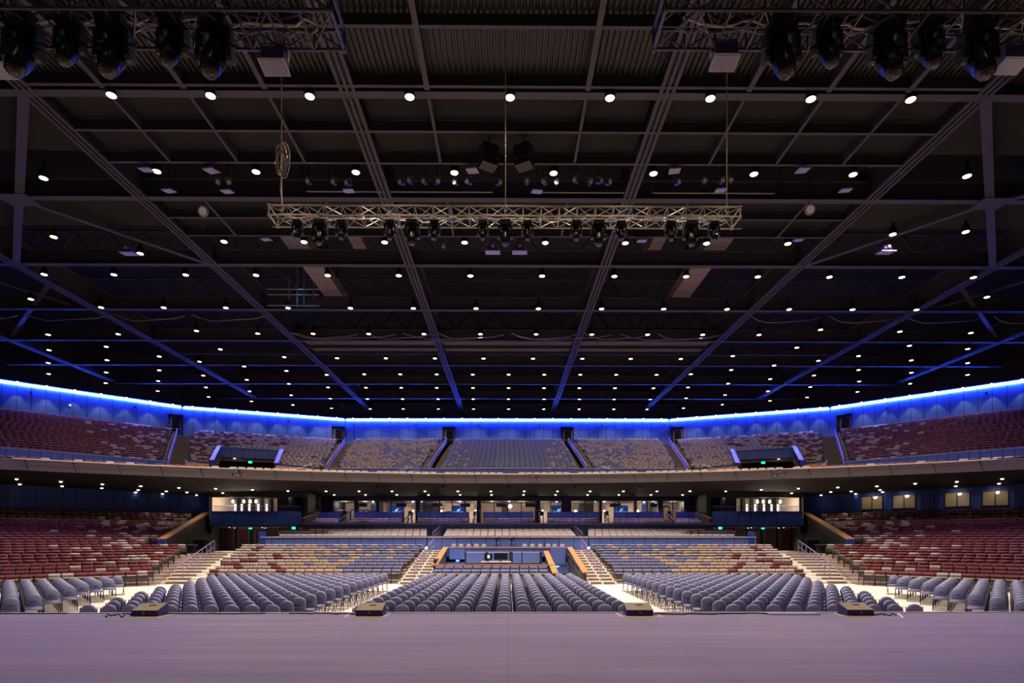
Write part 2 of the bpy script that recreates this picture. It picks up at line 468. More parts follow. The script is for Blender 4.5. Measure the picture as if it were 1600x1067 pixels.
# ================================================================ seat prototypes
def rounded_back(mb, k, W, z0, z1, th, y0, lean, corner, dome=0.03, arch=False, seg=5):
    """upholstered back: outline with rounded top, puffed front face at -y"""
    out = []
    if arch:
        r = W / 2; zc = z1 - r * 0.86
        for i in range(0, 13):
            a = PI * i / 12; out.append((r * math.cos(a), zc + (z1 - zc) * math.sin(a)))
        c2 = 0.05
        out += [(-r, z0 + c2), (-r + c2 * 0.3, z0 + c2 * 0.3), (-r + c2, z0), (r - c2, z0), (r - c2 * 0.3, z0 + c2 * 0.3), (r, z0 + c2)]
    else:
        c = corner
        for cx, cz, a0 in ((W/2 - c, z1 - c, 0), (-W/2 + c, z1 - c, PI/2)):
            for i in range(seg): a = a0 + PI/2 * i / (seg - 1); out.append((cx + c*math.cos(a), cz + c*math.sin(a)))
        out += [(-W/2, z0), (W/2, z0)]
    n = len(out); mx = 0.0; mz = (z0 + z1) / 2
    def P(x, z, y): return (x, y0 + y + (z - z0) * lean, z)
    vs = [P(x, z, th/2) for x, z in out] + [P(x, z, -th/2 + 0.012) for x, z in out]
    ins = [(x * 0.86, mz + (z - mz) * 0.84) for x, z in out]
    vs += [P(x, z, -th/2 - dome) for x, z in ins]
    fs = [tuple(range(n))[::-1]]
    for i in range(n):
        j = (i + 1) % n
        fs.append((i, j, n + j, n + i)); fs.append((n + i, n + j, 2*n + j, 2*n + i))
    fs.append(tuple(range(2*n, 3*n)))
    return mb.add(vs, [f[::-1] for f in fs], k)

def fixed_back(col):
    mb = MB(); rounded_back(mb, col, 0.475, 0.40, SH, 0.045, 0.065, 0.22, 0.045, 0.006)
    rounded_back(mb, col, 0.475, 0.69, SH, 0.075, 0.095, 0.22, 0.045, 0.02)
    return mb.mesh('backrest_' + col)
def fixed_pan(col):
    mb = MB()
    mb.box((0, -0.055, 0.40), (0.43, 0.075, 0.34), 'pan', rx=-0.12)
    mb.box((0, -0.085, 0.578), (0.44, 0.095, 0.035), 'lip', rx=-0.12)
    return mb.mesh('seat_pan_' + col)
def fixed_frame():
    mb = MB()
    mb.box((0, 0.02, 0.29), (0.028, 0.07, 0.58), 'plastic')
    mb.box((0, -0.05, 0.585), (0.045, 0.27, 0.03), 'plastic')
    mb.box((0, 0.0, 0.012), (0.05, 0.26, 0.024), 'plastic')
    return mb.mesh('arm_standard')
def low_seat(col_key, club=False):
    """one-mesh seat for the rows too far away to show parts; slot 0 = fabric"""
    mb = MB(); mb.mi(col_key)
    W = 0.50 if club else 0.475; h = SH
    c = 0.05
    out = [(W/2 - c*0.3, h - c*0.3), (W/2 - c, h), (-W/2 + c, h), (-W/2 + c*0.3, h - c*0.3), (-W/2, h - c), (-W/2, 0.42), (W/2, 0.42), (W/2, h - c)]
    n = len(out); y = lambda z: 0.05 + (z - 0.42) * 0.22
    vs = [(x, y(z) + 0.035, z) for x, z in out] + [(x, y(z) - 0.012, z) for x, z in out]
    mb.add(vs, [tuple(range(n)), tuple(range(n, 2*n))[::-1]] + [(i, n + i, n + (i+1) % n, (i+1) % n) for i in range(n)], col_key)
    mb.box((0, 0.078, 0.745), (W - .01, 0.09, 0.10), col_key, rx=-.2)
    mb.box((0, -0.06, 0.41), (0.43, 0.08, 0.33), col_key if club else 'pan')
    mb.box((0, -0.085, 0.583), (0.44, 0.10, 0.02), 'lip')
    for s_ in (-1, 1): mb.box((s_ * 0.264, -0.02, 0.30), (0.03, 0.16, 0.6), 'plastic')
    return mb

def chair_back():
    mb = MB(); rounded_back(mb, 'vinyl', 0.40, 0.50, 0.87, 0.055, 0.17, 0.16, 0.1, 0.022, arch=True)
    return mb.mesh('chair_backrest', smooth=True)
def chair_slot():
    mb = MB(); mb.box((0, 0.137, 0.635), (0.16, 0.012, 0.014), 'gap'); return mb.mesh('hand_slot')
def chair_seat():
    mb = MB(); W = 0.41
    pts = []
    for cx, cy, a0 in ((W/2-.06, .13, 0), (-W/2+.06, .13, PI/2), (-W/2+.06, -.20, PI), (W/2-.06, -.20, 1.5*PI)):
        for i in range(4): a = a0 + PI/2*i/3; pts.append((cx + .06*math.cos(a), cy + .06*math.sin(a)))
    n = len(pts)
    vs = [(x, y, 0.405) for x, y in pts] + [(x, y, 0.448) for x, y in pts] + [(x*.86, -.035+(y+.035)*.86, 0.470) for x, y in pts]
    fs = [tuple(range(n))[::-1], tuple(range(2*n, 3*n))]
    for i in range(n):
        j = (i+1) % n; fs += [(i, j, n+j, n+i), (n+i, n+j, 2*n+j, 2*n+i)]
    mb.add(vs, fs, 'vinyl'); mb.box((0, -0.03, 0.395), (0.40, 0.38, 0.018), 'black')
    return mb.mesh('chair_seat')
def chair_frame():
    mb = MB()
    for s_ in (-1, 1):
        x = s_ * 0.215
        mb.tube((x, -0.24, 0.01), (x, 0.20, 0.60), 0.011, 'black', 6)
        mb.tube((x, 0.20, 0.60), (x, 0.235, 0.80), 0.011, 'black', 6)
        mb.tube((x, 0.24, 0.01), (x, -0.12, 0.40), 0.011, 'black', 6)
        mb.tube((x, -0.22, 0.40), (x, 0.10, 0.40), 0.010, 'black', 6)
    for y_, z_ in ((-0.24, 0.02), (0.24, 0.02), (-0.2, 0.36), (0.12, 0.48)):
        mb.tube((-0.215, y_, z_), (0.215, y_, z_), 0.010, 'black', 6)
    return mb.mesh('chair_frame')
CHAIR = dict(backrest=chair_back(), slot=chair_slot(), seat=chair_seat(), frame=chair_frame())

# ---- bulk mesh
def mass(name, protos, items, mats, label):
    """protos: key -> MB ; items: (key, x, y, z, rot). One mesh for the rows that show smallest."""
    V = []; LV = []; LS = []; LT = []; MI = []; vo = 0; lo = 0
    pr = {}
    for k, mb in protos.items():
        v = np.array(mb.v, dtype=np.float64)
        lv = np.array([i for f in mb.f for i in f]); tot = np.array([len(f) for f in mb.f]); st = np.concatenate(([0], np.cumsum(tot)[:-1]))
        mi = np.array([mats.index(mb.mats[i]) for i in mb.m])
        pr[k] = (v, lv, st, tot, mi)
    by = {}
    for it in items: by.setdefault(it[0], []).append(it[1:])
    for k, L in by.items():
        v, lv, st, tot, mi = pr[k]; A = np.array(L); c, s = np.cos(A[:, 3]), np.sin(A[:, 3]); n = len(A)
        X = v[None, :, 0]*c[:, None] - v[None, :, 1]*s[:, None] + A[:, 0:1]
        Y = v[None, :, 0]*s[:, None] + v[None, :, 1]*c[:, None] + A[:, 1:2]
        Z = np.broadcast_to(v[None, :, 2], X.shape) + A[:, 2:3]
        V.append(np.stack([X, Y, Z], -1).reshape(-1, 3))
        LV.append((lv[None] + (np.arange(n) * len(v))[:, None] + vo).reshape(-1))
        LS.append((st[None] + (np.arange(n) * len(lv))[:, None] + lo).reshape(-1))
        LT.append(np.tile(tot, n)); MI.append(np.tile(mi, n))
        vo += n * len(v); lo += n * len(lv)
    V = np.concatenate(V); LV = np.concatenate(LV); LS = np.concatenate(LS); LT = np.concatenate(LT); MI = np.concatenate(MI)
    me = bpy.data.meshes.new(name)
    me.vertices.add(len(V)); me.vertices.foreach_set('co', V.reshape(-1))
    me.loops.add(len(LV)); me.loops.foreach_set('vertex_index', LV.astype(np.int32))
    me.polygons.add(len(LS)); me.polygons.foreach_set('loop_start', LS.astype(np.int32))
    me.polygons.foreach_set('material_index', MI.astype(np.int32))
    for k in mats: me.materials.append(M[k])
    me.update(calc_edges=True); me.validate()
    return tag(link(name, me), label, kind='stuff')

# ---- fixed seats
NEAR = 300
def in_frame(s): return 0 <= project_u(s['x'], s['y']) <= 1600
vis = sorted([s for s in SEATS if not s['upper'] and in_frame(s)], key=lambda s: math.hypot(s['x'], s['y']))
near = vis[:NEAR]; nid = {id(s) for s in near}
protoF = {}
GROUPF = {'side bank': 'fixed seats in the {} lower side bank', 'middle block': 'fixed seats in the {} lower middle block', 'booth front rows': 'fixed seats in front of the sound booth'}
CN = {'maroon': 'maroon', 'cream': 'cream', 'tan': 'tan', 'blue': 'slate blue'}
frame_me = fixed_frame()
for s in near:
    col = s['col']
    pl = {'side bank': '%s side bank', 'middle block': '%s middle block', 'booth front rows': '%sbooth front block'}[s['bank']] % s['side']
    end = {'side bank': 'stairs', 'middle block': 'centre stairs', 'booth front rows': 'right end'}[s['bank']]
    lab = '%s tip-up seat in %s, %s row up, %s seat from %s' % (CN[col], pl, ordn(s['row'] + 1), ordn(s['idx'] + 1), end)
    grp = GROUPF[s['bank']].format(s['side'])
    loc = (s['x'], s['y'], s['z'])
    if col not in protoF:
        t = thing('stadium_seat', loc, s['rot'], lab, 'seat', grp)
        link('backrest', fixed_back(col), t); link('seat_pan', fixed_pan(col), t); link('arm_standard', frame_me, t).location = (-.262, 0, 0); link('arm_standard', frame_me, t).location = (.262, 0, 0)
        protoF[col] = t
    else:
        clone_tree(protoF[col], loc, s['rot'], lab, grp)
rest = [s for s in SEATS if id(s) not in nid]
MATS = ['maroon', 'cream', 'tan', 'blue', 'pan', 'lip', 'plastic']
protos = {c_: low_seat(c_) for c_ in ('maroon', 'cream', 'tan', 'blue')}
items = [(s['col'], s['x'], s['y'], s['z'], s['rot']) for s in rest]
# loge row just behind the balcony front: arc of radius RA about (0, CA)
RA, CA = 57.7, -11.6
ph = -62.0
while ph < 62.0:
    a = math.radians(ph); rr = RA + 0.75
    x, y = rr * math.sin(a), CA + rr * math.cos(a); t = abs(project_u(x, y) - 793)
    if int(ph * 1.8) % 9: items.append((('cream', 'tan')[t < 300] if t < 470 or random.random() < 0.3 else 'maroon', x, y, 6.93, -a))
    ph += math.degrees(0.58 / rr)
mass('rows_of_stadium_seats', protos, items, MATS, 'rows of maroon, cream, tan and slate blue tip-up seats of the upper and rear banks')

# ---- club seats
CLUB.sort(key=lambda s: s['y'])
cm = low_seat('clubfab', True).mesh('club_seat')
cnt = 0; rest = []; proto = None
for s in CLUB:
    if cnt >= 300: rest.append(s); continue
    cnt += 1
    sd = (s['side'] + ' ') if s['side'] else ''
    lab = 'cream seat in %s%s, %s row back, %s from the right end' % (sd, s['bank'], ordn(s['row'] + 1), ordn(s['idx'] + 1))
    if s['side'] == 'right': lab = lab.replace('from the right end', 'from left end')
    o = link('club_seat', cm) if proto is None else proto.copy()
    if proto is None: proto = o
    else: C.objects.link(o)
    o.location = (s['x'], s['y'], s['z']); o.rotation_euler = (0, 0, s['rot'])
    tag(o, lab, 'seat', 'cream seats in the ' + sd + s['bank'])
if rest:
    mass('rows_of_club_seats', {'cream': low_seat('clubfab', True)}, [('cream', s['x'], s['y'], s['z'], s['rot']) for s in rest], ['clubfab', 'lip', 'plastic'], 'rearmost cream seats of the upper club boxes')

# ---- loose padded chairs on the arena floor
CH = []
for j in range(14):
    for k in range(15): CH.append((-3.70 + .514 * j, 14.85 + .96 * k, 0, 0, 'centre floor block', k, j, 'left'))
for sg, sd in ((-1, 'left'), (1, 'right')):
    for k in range(15):
        n = int((10.65 + .24 * k - 5.9) / .514) + 1
        for j in range(n): CH.append((sg * (5.83 + .514 * j) - 0.1, 14.85 + .96 * k, 0, 0, sd + ' floor block', k, j, 'centre aisle'))
    cnts = [12, 12, 12, 11, 10, 8, 7, 5, 4, 3, 1]
    for c_, n in enumerate(cnts):
        bx, by = -19.9 + .54 * .65 * (c_ - 3), 23.9 + .54 * .76 * (c_ - 3)
        for k in range(n):
            x, y = bx + .93 * k * .643, by - .93 * k * .766
            CH.append(((x if sg < 0 else -x), y, 0, math.radians(40) * (1 if sg < 0 else -1), sd + ' angled floor block', k, len(cnts) - 1 - c_, 'stairs'))
WH = [708.5, 720, 732, 744, 756, 820, 832, 844.5, 857, 867, 879]
for i, u in enumerate(WH):
    p = atY(u, 850, 41.8); CH.append((p.x, 41.8, 1.28, 0, 'booth platform', 0, i, 'left'))
plat = CH[-11:]; floor_ch = CH[:-11]
fr = lambda c: -30 <= project_u(c[0], c[1]) <= 1630
floor_ch.sort(key=lambda c: (not fr(c), math.hypot(c[0], c[1])))
proto = None
for c in floor_ch[:289] + plat:
    x, y, z, rot, blk, k, j, end = c
    if blk == 'booth platform':
        lab = 'round-backed padded chair on the platform behind the booth, %s from the left' % ordn(j + 1)
    elif 'angled' in blk:
        lab = 'slate padded chair, %s, %s row from rear, %s column from %s' % (blk, ordn(k + 1), ordn(j + 1), end)
    else:
        lab = 'slate padded chair, %s, %s row from stage, %s from %s' % (blk, ordn(k + 1), ordn(j + 1), end)
    grp = 'padded chairs in the ' + blk
    if proto is None:
        proto = thing('padded_chair', (x, y, z), rot, lab, 'chair', grp)
        b = link('backrest', CHAIR['backrest'], proto); link('hand_slot', CHAIR['slot'], b)
        link('seat', CHAIR['seat'], proto); link('frame', CHAIR['frame'], proto)
    else: clone_tree(proto, (x, y, z), rot, lab, grp)
far_mb = MB()
rounded_back(far_mb, 'vinyl', 0.40, 0.50, 0.87, 0.055, 0.17, 0.16, 0.1, 0.022, arch=True)
far_mb.box((0, 0.137, 0.635), (0.16, 0.012, 0.014), 'gap')
far_mb.box((0, -0.03, 0.435), (0.41, 0.44, 0.06), 'vinyl')
for s_ in (-1, 1):
    far_mb.bar((s_*.215, -.24, .01), (s_*.215, .22, .7), .022, .022, 'black'); far_mb.bar((s_*.215, .24, .01), (s_*.215, -.12, .4), .022, .022, 'black')
    far_mb.bar((-.215, s_*.24, .02), (.215, s_*.24, .02), .02, .02, 'black')
mass('rows_of_padded_chairs', {'c': far_mb}, [('c', c[0], c[1], c[2], c[3]) for c in floor_ch[289:]], ['vinyl', 'gap', 'black'], 'rear rows of slate padded chairs on the arena floor')

# ================================================================ UPPER WALL, cove, doors
WP = [(-60.0, 54.1), (-40.3, 74.0), (-22.2, 81.6), (22.2, 81.6), (40.3, 74.0), (60.0, 54.1)]
WP = [(-64.3, 49.8)] + WP[1:-1] + [(64.3, 49.8)]
ZW0, ZW1 = 14.4, 18.75
DOORU = [262.5, 273 + 3, 283.5]
doors = [(701.5, 'c'), (886, 'c'), (528, 'a'), (1058, 'a'), (273, 's'), (1320, 's')]
names = ['far_left', 'left', 'back', 'right', 'far_right']
wall_lines = []
for i in range(5):
    a, b = Vector((*WP[i], 0)), Vector((*WP[i+1], 0)); d = (b - a); L = d.length; d.normalize()
    nrm = Vector((d.y, -d.x, 0))
    if nrm.y > 0: nrm = -nrm
    mb = MB()
    mid = (a + b) / 2 - nrm * 0.15
    rz = math.atan2(d.y, d.x)
    mb.box((mid.x, mid.y, (ZW0 + ZW1) / 2), (L, 0.3, ZW1 - ZW0), 'gap', rz=rz)
    n = max(1, round(L / 1.22)); wd = L / n
    for j in range(n):
        p = a + d * (wd * (j + 0.5)) + nrm * 0.02
        mb.box((p.x, p.y, (ZW0 + ZW1) / 2), (wd - 0.05, 0.05, ZW1 - ZW0), 'wallup', rz=rz)
    struct(mb, 'wall_' + names[i])
    wall_lines.append((a, b, d, nrm, L, rz))
for i, (a, b, d, nrm, L, rz) in enumerate(wall_lines):
    mb = MB(); mid = (a + b) / 2 - nrm * 0.45
    mb.box((mid.x, mid.y, (ZW1 + 24.5) / 2), (L + 1.2, 0.3, 24.5 - ZW1), 'dark', rz=rz); struct(mb, 'wall_bulkhead_' + names[i])
# cove lip and LED strip, one strip per wall
for i, (a, b, d, nrm, L, rz) in enumerate(wall_lines):
    mb = MB(); mid = (a + b) / 2 + nrm * 0.30
    mb.box((mid.x, mid.y, ZW1 + 0.12), (L + 0.2, 0.9, 0.12), 'navy', rz=rz)
    struct(mb, 'trim_cove_' + names[i])
    mb = MB(); mid = (a + b) / 2 + nrm * 0.16
    mb.box((mid.x, mid.y, ZW1 - 0.05), (L - 0.3, 0.08, 0.17), 'cove', rz=rz)
    s_ = mb.build('led_strip')
    tag(s_, 'glowing blue LED strip along the top of the %s upper wall' % names[i].replace('_', ' '), 'light strip', 'blue light strips on the upper wall')
def wall_hit(u):
    dx, dy, _ = ray(u)
    for (a, b, d, nrm, L, rz) in wall_lines:
        den = dx * nrm.x + dy * nrm.y
        s = (a.x * nrm.x + a.y * nrm.y) / den; p = Vector((dx * s, dy * s, 0)); t = (p - a).dot(d)
        if s > 0 and -0.01 <= t <= L + 0.01: return p, d, nrm, rz
    return None
nm = {701.5: 'left of the two centre', 886: 'right of the two centre', 528: 'left inner', 1058: 'right inner', 273: 'left outer', 1320: 'right outer'}
for di, (u, kd) in enumerate(doors):
    p, d, nrm, rz = wall_hit(u)
    t = tag(thing('door_%d' % (di + 1), (p.x + nrm.x * 0.0, p.y + nrm.y * 0.0, 15.0), rz, None, None), kind='structure')
    W, H = 1.75, 2.75
    mb = MB(); s_ = 1 if nrm.y < 0 else -1
    mb.box((0, -0.06, H/2), (W, 0.06, H), 'gap')
    mb.build('door_recess', t)
    mb = MB(); mb.box((0.1, -0.11, 1.15), (0.95, 0.05, 2.3), 'blackgloss'); lf = mb.build('door_leaf', t)
    mb = MB(); mb.box((0.1, -0.15, 1.0), (0.9, 0.04, 0.07), 'steel'); mb.build('push_bar', lf)
    mb = MB()
    for sx in (-1, 1): mb.box((0.1 + sx * 0.53, -0.11, 1.17), (0.09, 0.06, 2.34), 'doorframe')
    mb.box((0.1, -0.11, 2.36), (1.15, 0.06, 0.08), 'navy'); mb.box((-W/2, -0.2, H/2), (0.1, 0.3, H), 'navy'); mb.box((W/2, -0.2, H/2), (0.1, 0.3, H), 'navy'); mb.box((0, -0.2, H), (W + .1, 0.3, 0.1), 'navy')
    mb.build('door_frame', t)
    mb = MB(); mb.box((-0.66 if u < 793 else 0.8, -0.12, 1.35), (0.07, 0.04, 0.12), 'white'); mb.build('card_reader', t)

# small fixtures on the cove and their scallops
def lamp_small(mbk='lens_small'):
    pass
wl = 0
for wi, (a, b, d, nrm, L, rz) in enumerate(wall_lines):
    n = round(L / 2.44)
    proto = None
    for j in range(n):
        p = a + d * (L * (j + 0.5) / n) + nrm * 0.72
        u = project_u(p.x, p.y)
        if not -60 < u < 1660: continue
        wl += 1
        lab = 'small wall washer lamp over the %s upper wall, %s from its left end' % (names[wi].replace('_', ' '), ordn(j + 1))
        if proto is None:
            t = thing('wall_washer', (p.x, p.y, ZW1 + 0.10), rz, lab, 'lamp', 'wall washers over the %s upper wall' % names[wi].replace('_', ' '))
            m1 = MB(); m1.lathe([(0.05, 0.22), (0.11, 0.18), (0.12, 0.0), (0.10, -0.01)], 'blackgloss', 10); m1.build('housing', t)
            m1 = MB(); m1.lathe([(0.10, -0.012), (0.09, -0.05), (0.03, -0.07)], 'lens', 10); m1.build('lens', t)
            proto = t
        else: t = clone_tree(proto, (p.x, p.y, ZW1 + 0.10), rz, lab)
        spot('wall_washer_light', (p.x, p.y, ZW1 - 0.02), WALL_W * (1.0 if wi == 2 else 6.0), (1.0, 0.80, 0.62), math.radians(62), blend=0.35, radius=0.04)
# small black cameras / speakers on the wall head
k = 0
for u in (48, 210, 335, 451, 554, 650, 747, 843, 940, 1037, 1142, 1258, 1387, 1542):
    h = wall_hit(u)
    if not h: continue
    p, d, nrm, rz = h; k += 1
    t = thing('wall_camera', (p.x + nrm.x * 0.1, p.y + nrm.y * 0.1, ZW1 - 0.75), rz, 'small dark camera on the upper wall just under the cove, %s from the left' % ordn(k), 'camera', 'cameras under the cove')
    m1 = MB(); m1.box((0, 0.02, 0.08), (0.08, 0.1, 0.1), 'navy'); m1.build('bracket', t)
    m1 = MB(); m1.box((0, -0.12, 0), (0.18, 0.34, 0.17), 'navyd'); m1.build('body', t)
p, d, nrm, rz = wall_hit(109)
t = thing('wall_sensor', (p.x + nrm.x * 0.05, p.y + nrm.y * 0.05, 17.2), rz, 'tiny white sensor box on the far left upper wall', 'sensor')
m1 = MB(); m1.box((0, -0.03, 0), (0.2, 0.12, 0.2), 'white'); m1.build('body', t)
m1 = MB(); m1.box((0, -0.1, 0), (0.1, 0.03, 0.1), 'lens_small'); m1.build('indicator', t)

# ================================================================ BALCONY: fascia, deck, soffit
def ang_pts(phs, r): return [(r * math.sin(math.radians(p)), CA + r * math.cos(math.radians(p))) for p in phs]
def soffit_z(r): return 6.85 - 0.55 * min(1.0, max(0.0, (r - RA) / 16.0))
PH = [-66 + 1.5 * i for i in range(89)]
mb = MB()
for i in range(len(PH) - 1):
    (x0, y0), (x1, y1) = ang_pts((PH[i], PH[i+1]), RA); (X0, Y0), (X1, Y1) = ang_pts((PH[i], PH[i+1]), RA + 0.12)
    mb.add([(x0,y0,6.8),(x1,y1,6.8),(x1,y1,7.46),(x0,y0,7.46),(X0,Y0,6.8),(X1,Y1,6.8),(X1,Y1,7.46),(X0,Y0,7.46)],
           [(0,1,2,3),(5,4,7,6),(3,2,6,7),(1,0,4,5)], 'fascia')
struct(mb, 'wall_balcony_front')
mb = MB()
for i in range(len(PH) - 1):
    ps = []
    for r in (RA + 0.05, RA + 8, RA + 16, RA + 46): ps.append([(x, y, soffit_z(r)) for x, y in ang_pts((PH[i], PH[i+1]), r)])
    for q0, q1 in zip(ps[:-1], ps[1:]):
        mb.add([q0[0], q0[1], q1[1], q1[0]], [(0, 1, 2, 3)], 'soffit')
struct(mb, 'ceiling_soffit')
mb = MB()
for i in range(len(PH) - 1):
    a_ = ang_pts((PH[i], PH[i+1]), RA + 0.12); b_ = ang_pts((PH[i], PH[i+1]), RA + 46)
    mb.add([(*a_[0], 6.93), (*a_[1], 6.93), (*b_[1], 6.93), (*b_[0], 6.93)], [(3, 2, 1, 0)], 'terrace')
struct(mb, 'floor_balcony')
# dark joints and lighting rail on the middle stretch of the balcony front
jp = math.degrees(2.44 / RA)
t = thing('lighting_rail', (0, 0, 0), 0, 'long pale pipe rail along the middle of the balcony front', 'rail')
mb = MB()
pts = [(x, y, 7.50) for x, y in ang_pts([-32.2 + 0.92 * i for i in range(71)], RA - 0.16)]
mb.path(pts, 0.035, 'lip', 6); mb.build('pipe', t)
q = -31.6
while q < 32:
    mb = MB()
    (x, y), = ang_pts([q], RA - 0.16); (x2, y2), = ang_pts([q], RA - 0.01); (x3, y3), = ang_pts([q + 0.16], RA - 0.03)
    mb.bar((x, y, 7.50), (x2, y2, 7.40), 0.05, 0.03, 'gap'); mb.bar((x2, y2, 7.42), (x3, y3, 6.84), 0.03, 0.02, 'gap')
    mb.build('bracket', t)
    q += jp
mb = MB()
for q in [-58 + jp * 4 * i for i in range(13)]:
    if -32 < q < 32: continue
    (x, y), = ang_pts([q], RA - 0.012); mb.box((x, y, 7.13), (0.025, 0.02, 0.6), 'gap', rz=-math.radians(q))
struct(mb, 'trim_balcony_joint')
# top ledge: dark cap pieces
mb = MB()
for i in range(len(PH) - 1):
    (x0, y0), (x1, y1) = ang_pts((PH[i], PH[i+1]), RA - 0.02); (X0, Y0), (X1, Y1) = ang_pts((PH[i], PH[i+1]), RA + 0.2)
    mb.add([(x0,y0,7.46),(x1,y1,7.46),(x1,y1,7.49),(x0,y0,7.49),(X0,Y0,7.46),(X1,Y1,7.46),(X1,Y1,7.49),(X0,Y0,7.49)],
           [(0,1,2,3),(5,4,7,6),(3,2,6,7),(1,0,4,5)], 'navy' if abs(PH[i]) > 33 else 'terrace')
struct(mb, 'trim_balcony_cap')
# stage spotlights clamped on the balcony front
for i, (u, lab) in enumerate(((372, 'left of the balcony front'), (834, 'near the middle of the balcony front'), (1221, 'right of the balcony front'))):
    dx, dy, _ = ray(u)
    # nearest point of the arc along this line of sight
    A_ = dx*dx + dy*dy; B_ = -2 * dy * CA; D_ = CA*CA - (RA - 0.35)**2
    s = (-B_ + math.sqrt(B_*B_ - 4*A_*D_)) / (2*A_); x, y = dx*s, dy*s; rz = -math.atan2(x, y - CA)
    t = thing('balcony_spotlight', (x, y, 7.15), rz, 'cluster of small theatre spotlights clamped ' + lab, 'spotlight', 'spotlights on the balcony front')
    for q, (ox, oz, dx_) in enumerate(((-0.15, 0.25, 0.2), (0.0, -0.02, 0), (0.3, 0.05, .3), (-0.35, -0.05, -.3))[: 4 if i != 1 else 3]):
        m1 = MB(); m1.tube((ox, 0.0, oz), (ox + dx_ * .3, -0.32, oz - 0.12), 0.075, 'blackgloss', 10, 0.09); b = m1.build('lamp_body', t)
        m1 = MB(); m1.tube((ox + dx_*.3, -0.322, oz - 0.12), (ox + dx_*.303, -0.33, oz - 0.122), 0.07, 'glassface', 10); m1.build('lens', b)
    m1 = MB(); m1.bar((-.4, 0.05, .3), (.4, 0.05, .3), .04, .04, 'steel'); m1.bar((0, .05, -.15), (0, .05, .35), .03, .03, 'black'); m1.build('clamp_bar', t)

# panelled fences in front of the upper banks
def panel_wall(mb, p0, p1, z0, z1, n, k='panel', cap='panel_light', gaps=(), th=0.12, capw=0.0):
    p0, p1 = Vector((*p0, 0)), Vector((*p1, 0)); d = p1 - p0; L = d.length; d.normalize(); rz = math.atan2(d.y, d.x)
    mid = (p0 + p1) / 2
    nn = Vector((d.y, -d.x, 0))
    if nn.y > 0: nn = -nn
    mb.box((mid.x - nn.x*.02, mid.y - nn.y*.02, (z0+z1)/2), (L, th, z1 - z0), 'gap', rz=rz)
    w_ = L / n
    for j in range(n):
        if j in gaps: continue
        c = p0 + d * (w_ * (j + .5)) + nn * (th / 2 + 0.01)
        mb.box((c.x, c.y, (z0+z1)/2), (w_ - 0.035, 0.04, z1 - z0 - 0.02), k, rz=rz)
        if cap: mb.box((c.x, c.y - 0.0, z1 + 0.02), (w_ - 0.035, 0.12 + capw, 0.05), cap, rz=rz)
def line_uv(theta, d, u):
    th = math.radians(theta); N = (-math.sin(th), math.cos(th)); dx, dy, _ = ray(u); s = d / (dx*N[0] + dy*N[1]); return (dx*s, dy*s)
mir = lambda p: (-p[0], p[1])
mb = MB(); panel_wall(mb, (-18.2, 60.6), (18.2, 60.6), 6.95, 9.62, 27); struct(mb, 'wall_upper_fence_center')
for sg, side in ((1, 'left'), (-1, 'right')):
    f = (lambda p: p) if sg > 0 else mir
    a_, b_ = f(line_uv(22.5, 63.7, 254)), f((-18.2, 60.6))
    mb = MB(); panel_wall(mb, a_, f(line_uv(22.5, 63.7, 508)), 6.95, 9.15, 14, 'navy', None); struct(mb, 'wall_upper_fence_' + side)
    mb = MB(); panel_wall(mb, f(line_uv(45, 61.2, -110)), f(line_uv(45, 61.2, 262)), 6.95, 9.62, 22, 'panel', 'panel_light'); struct(mb, 'wall_side_fence_' + side)

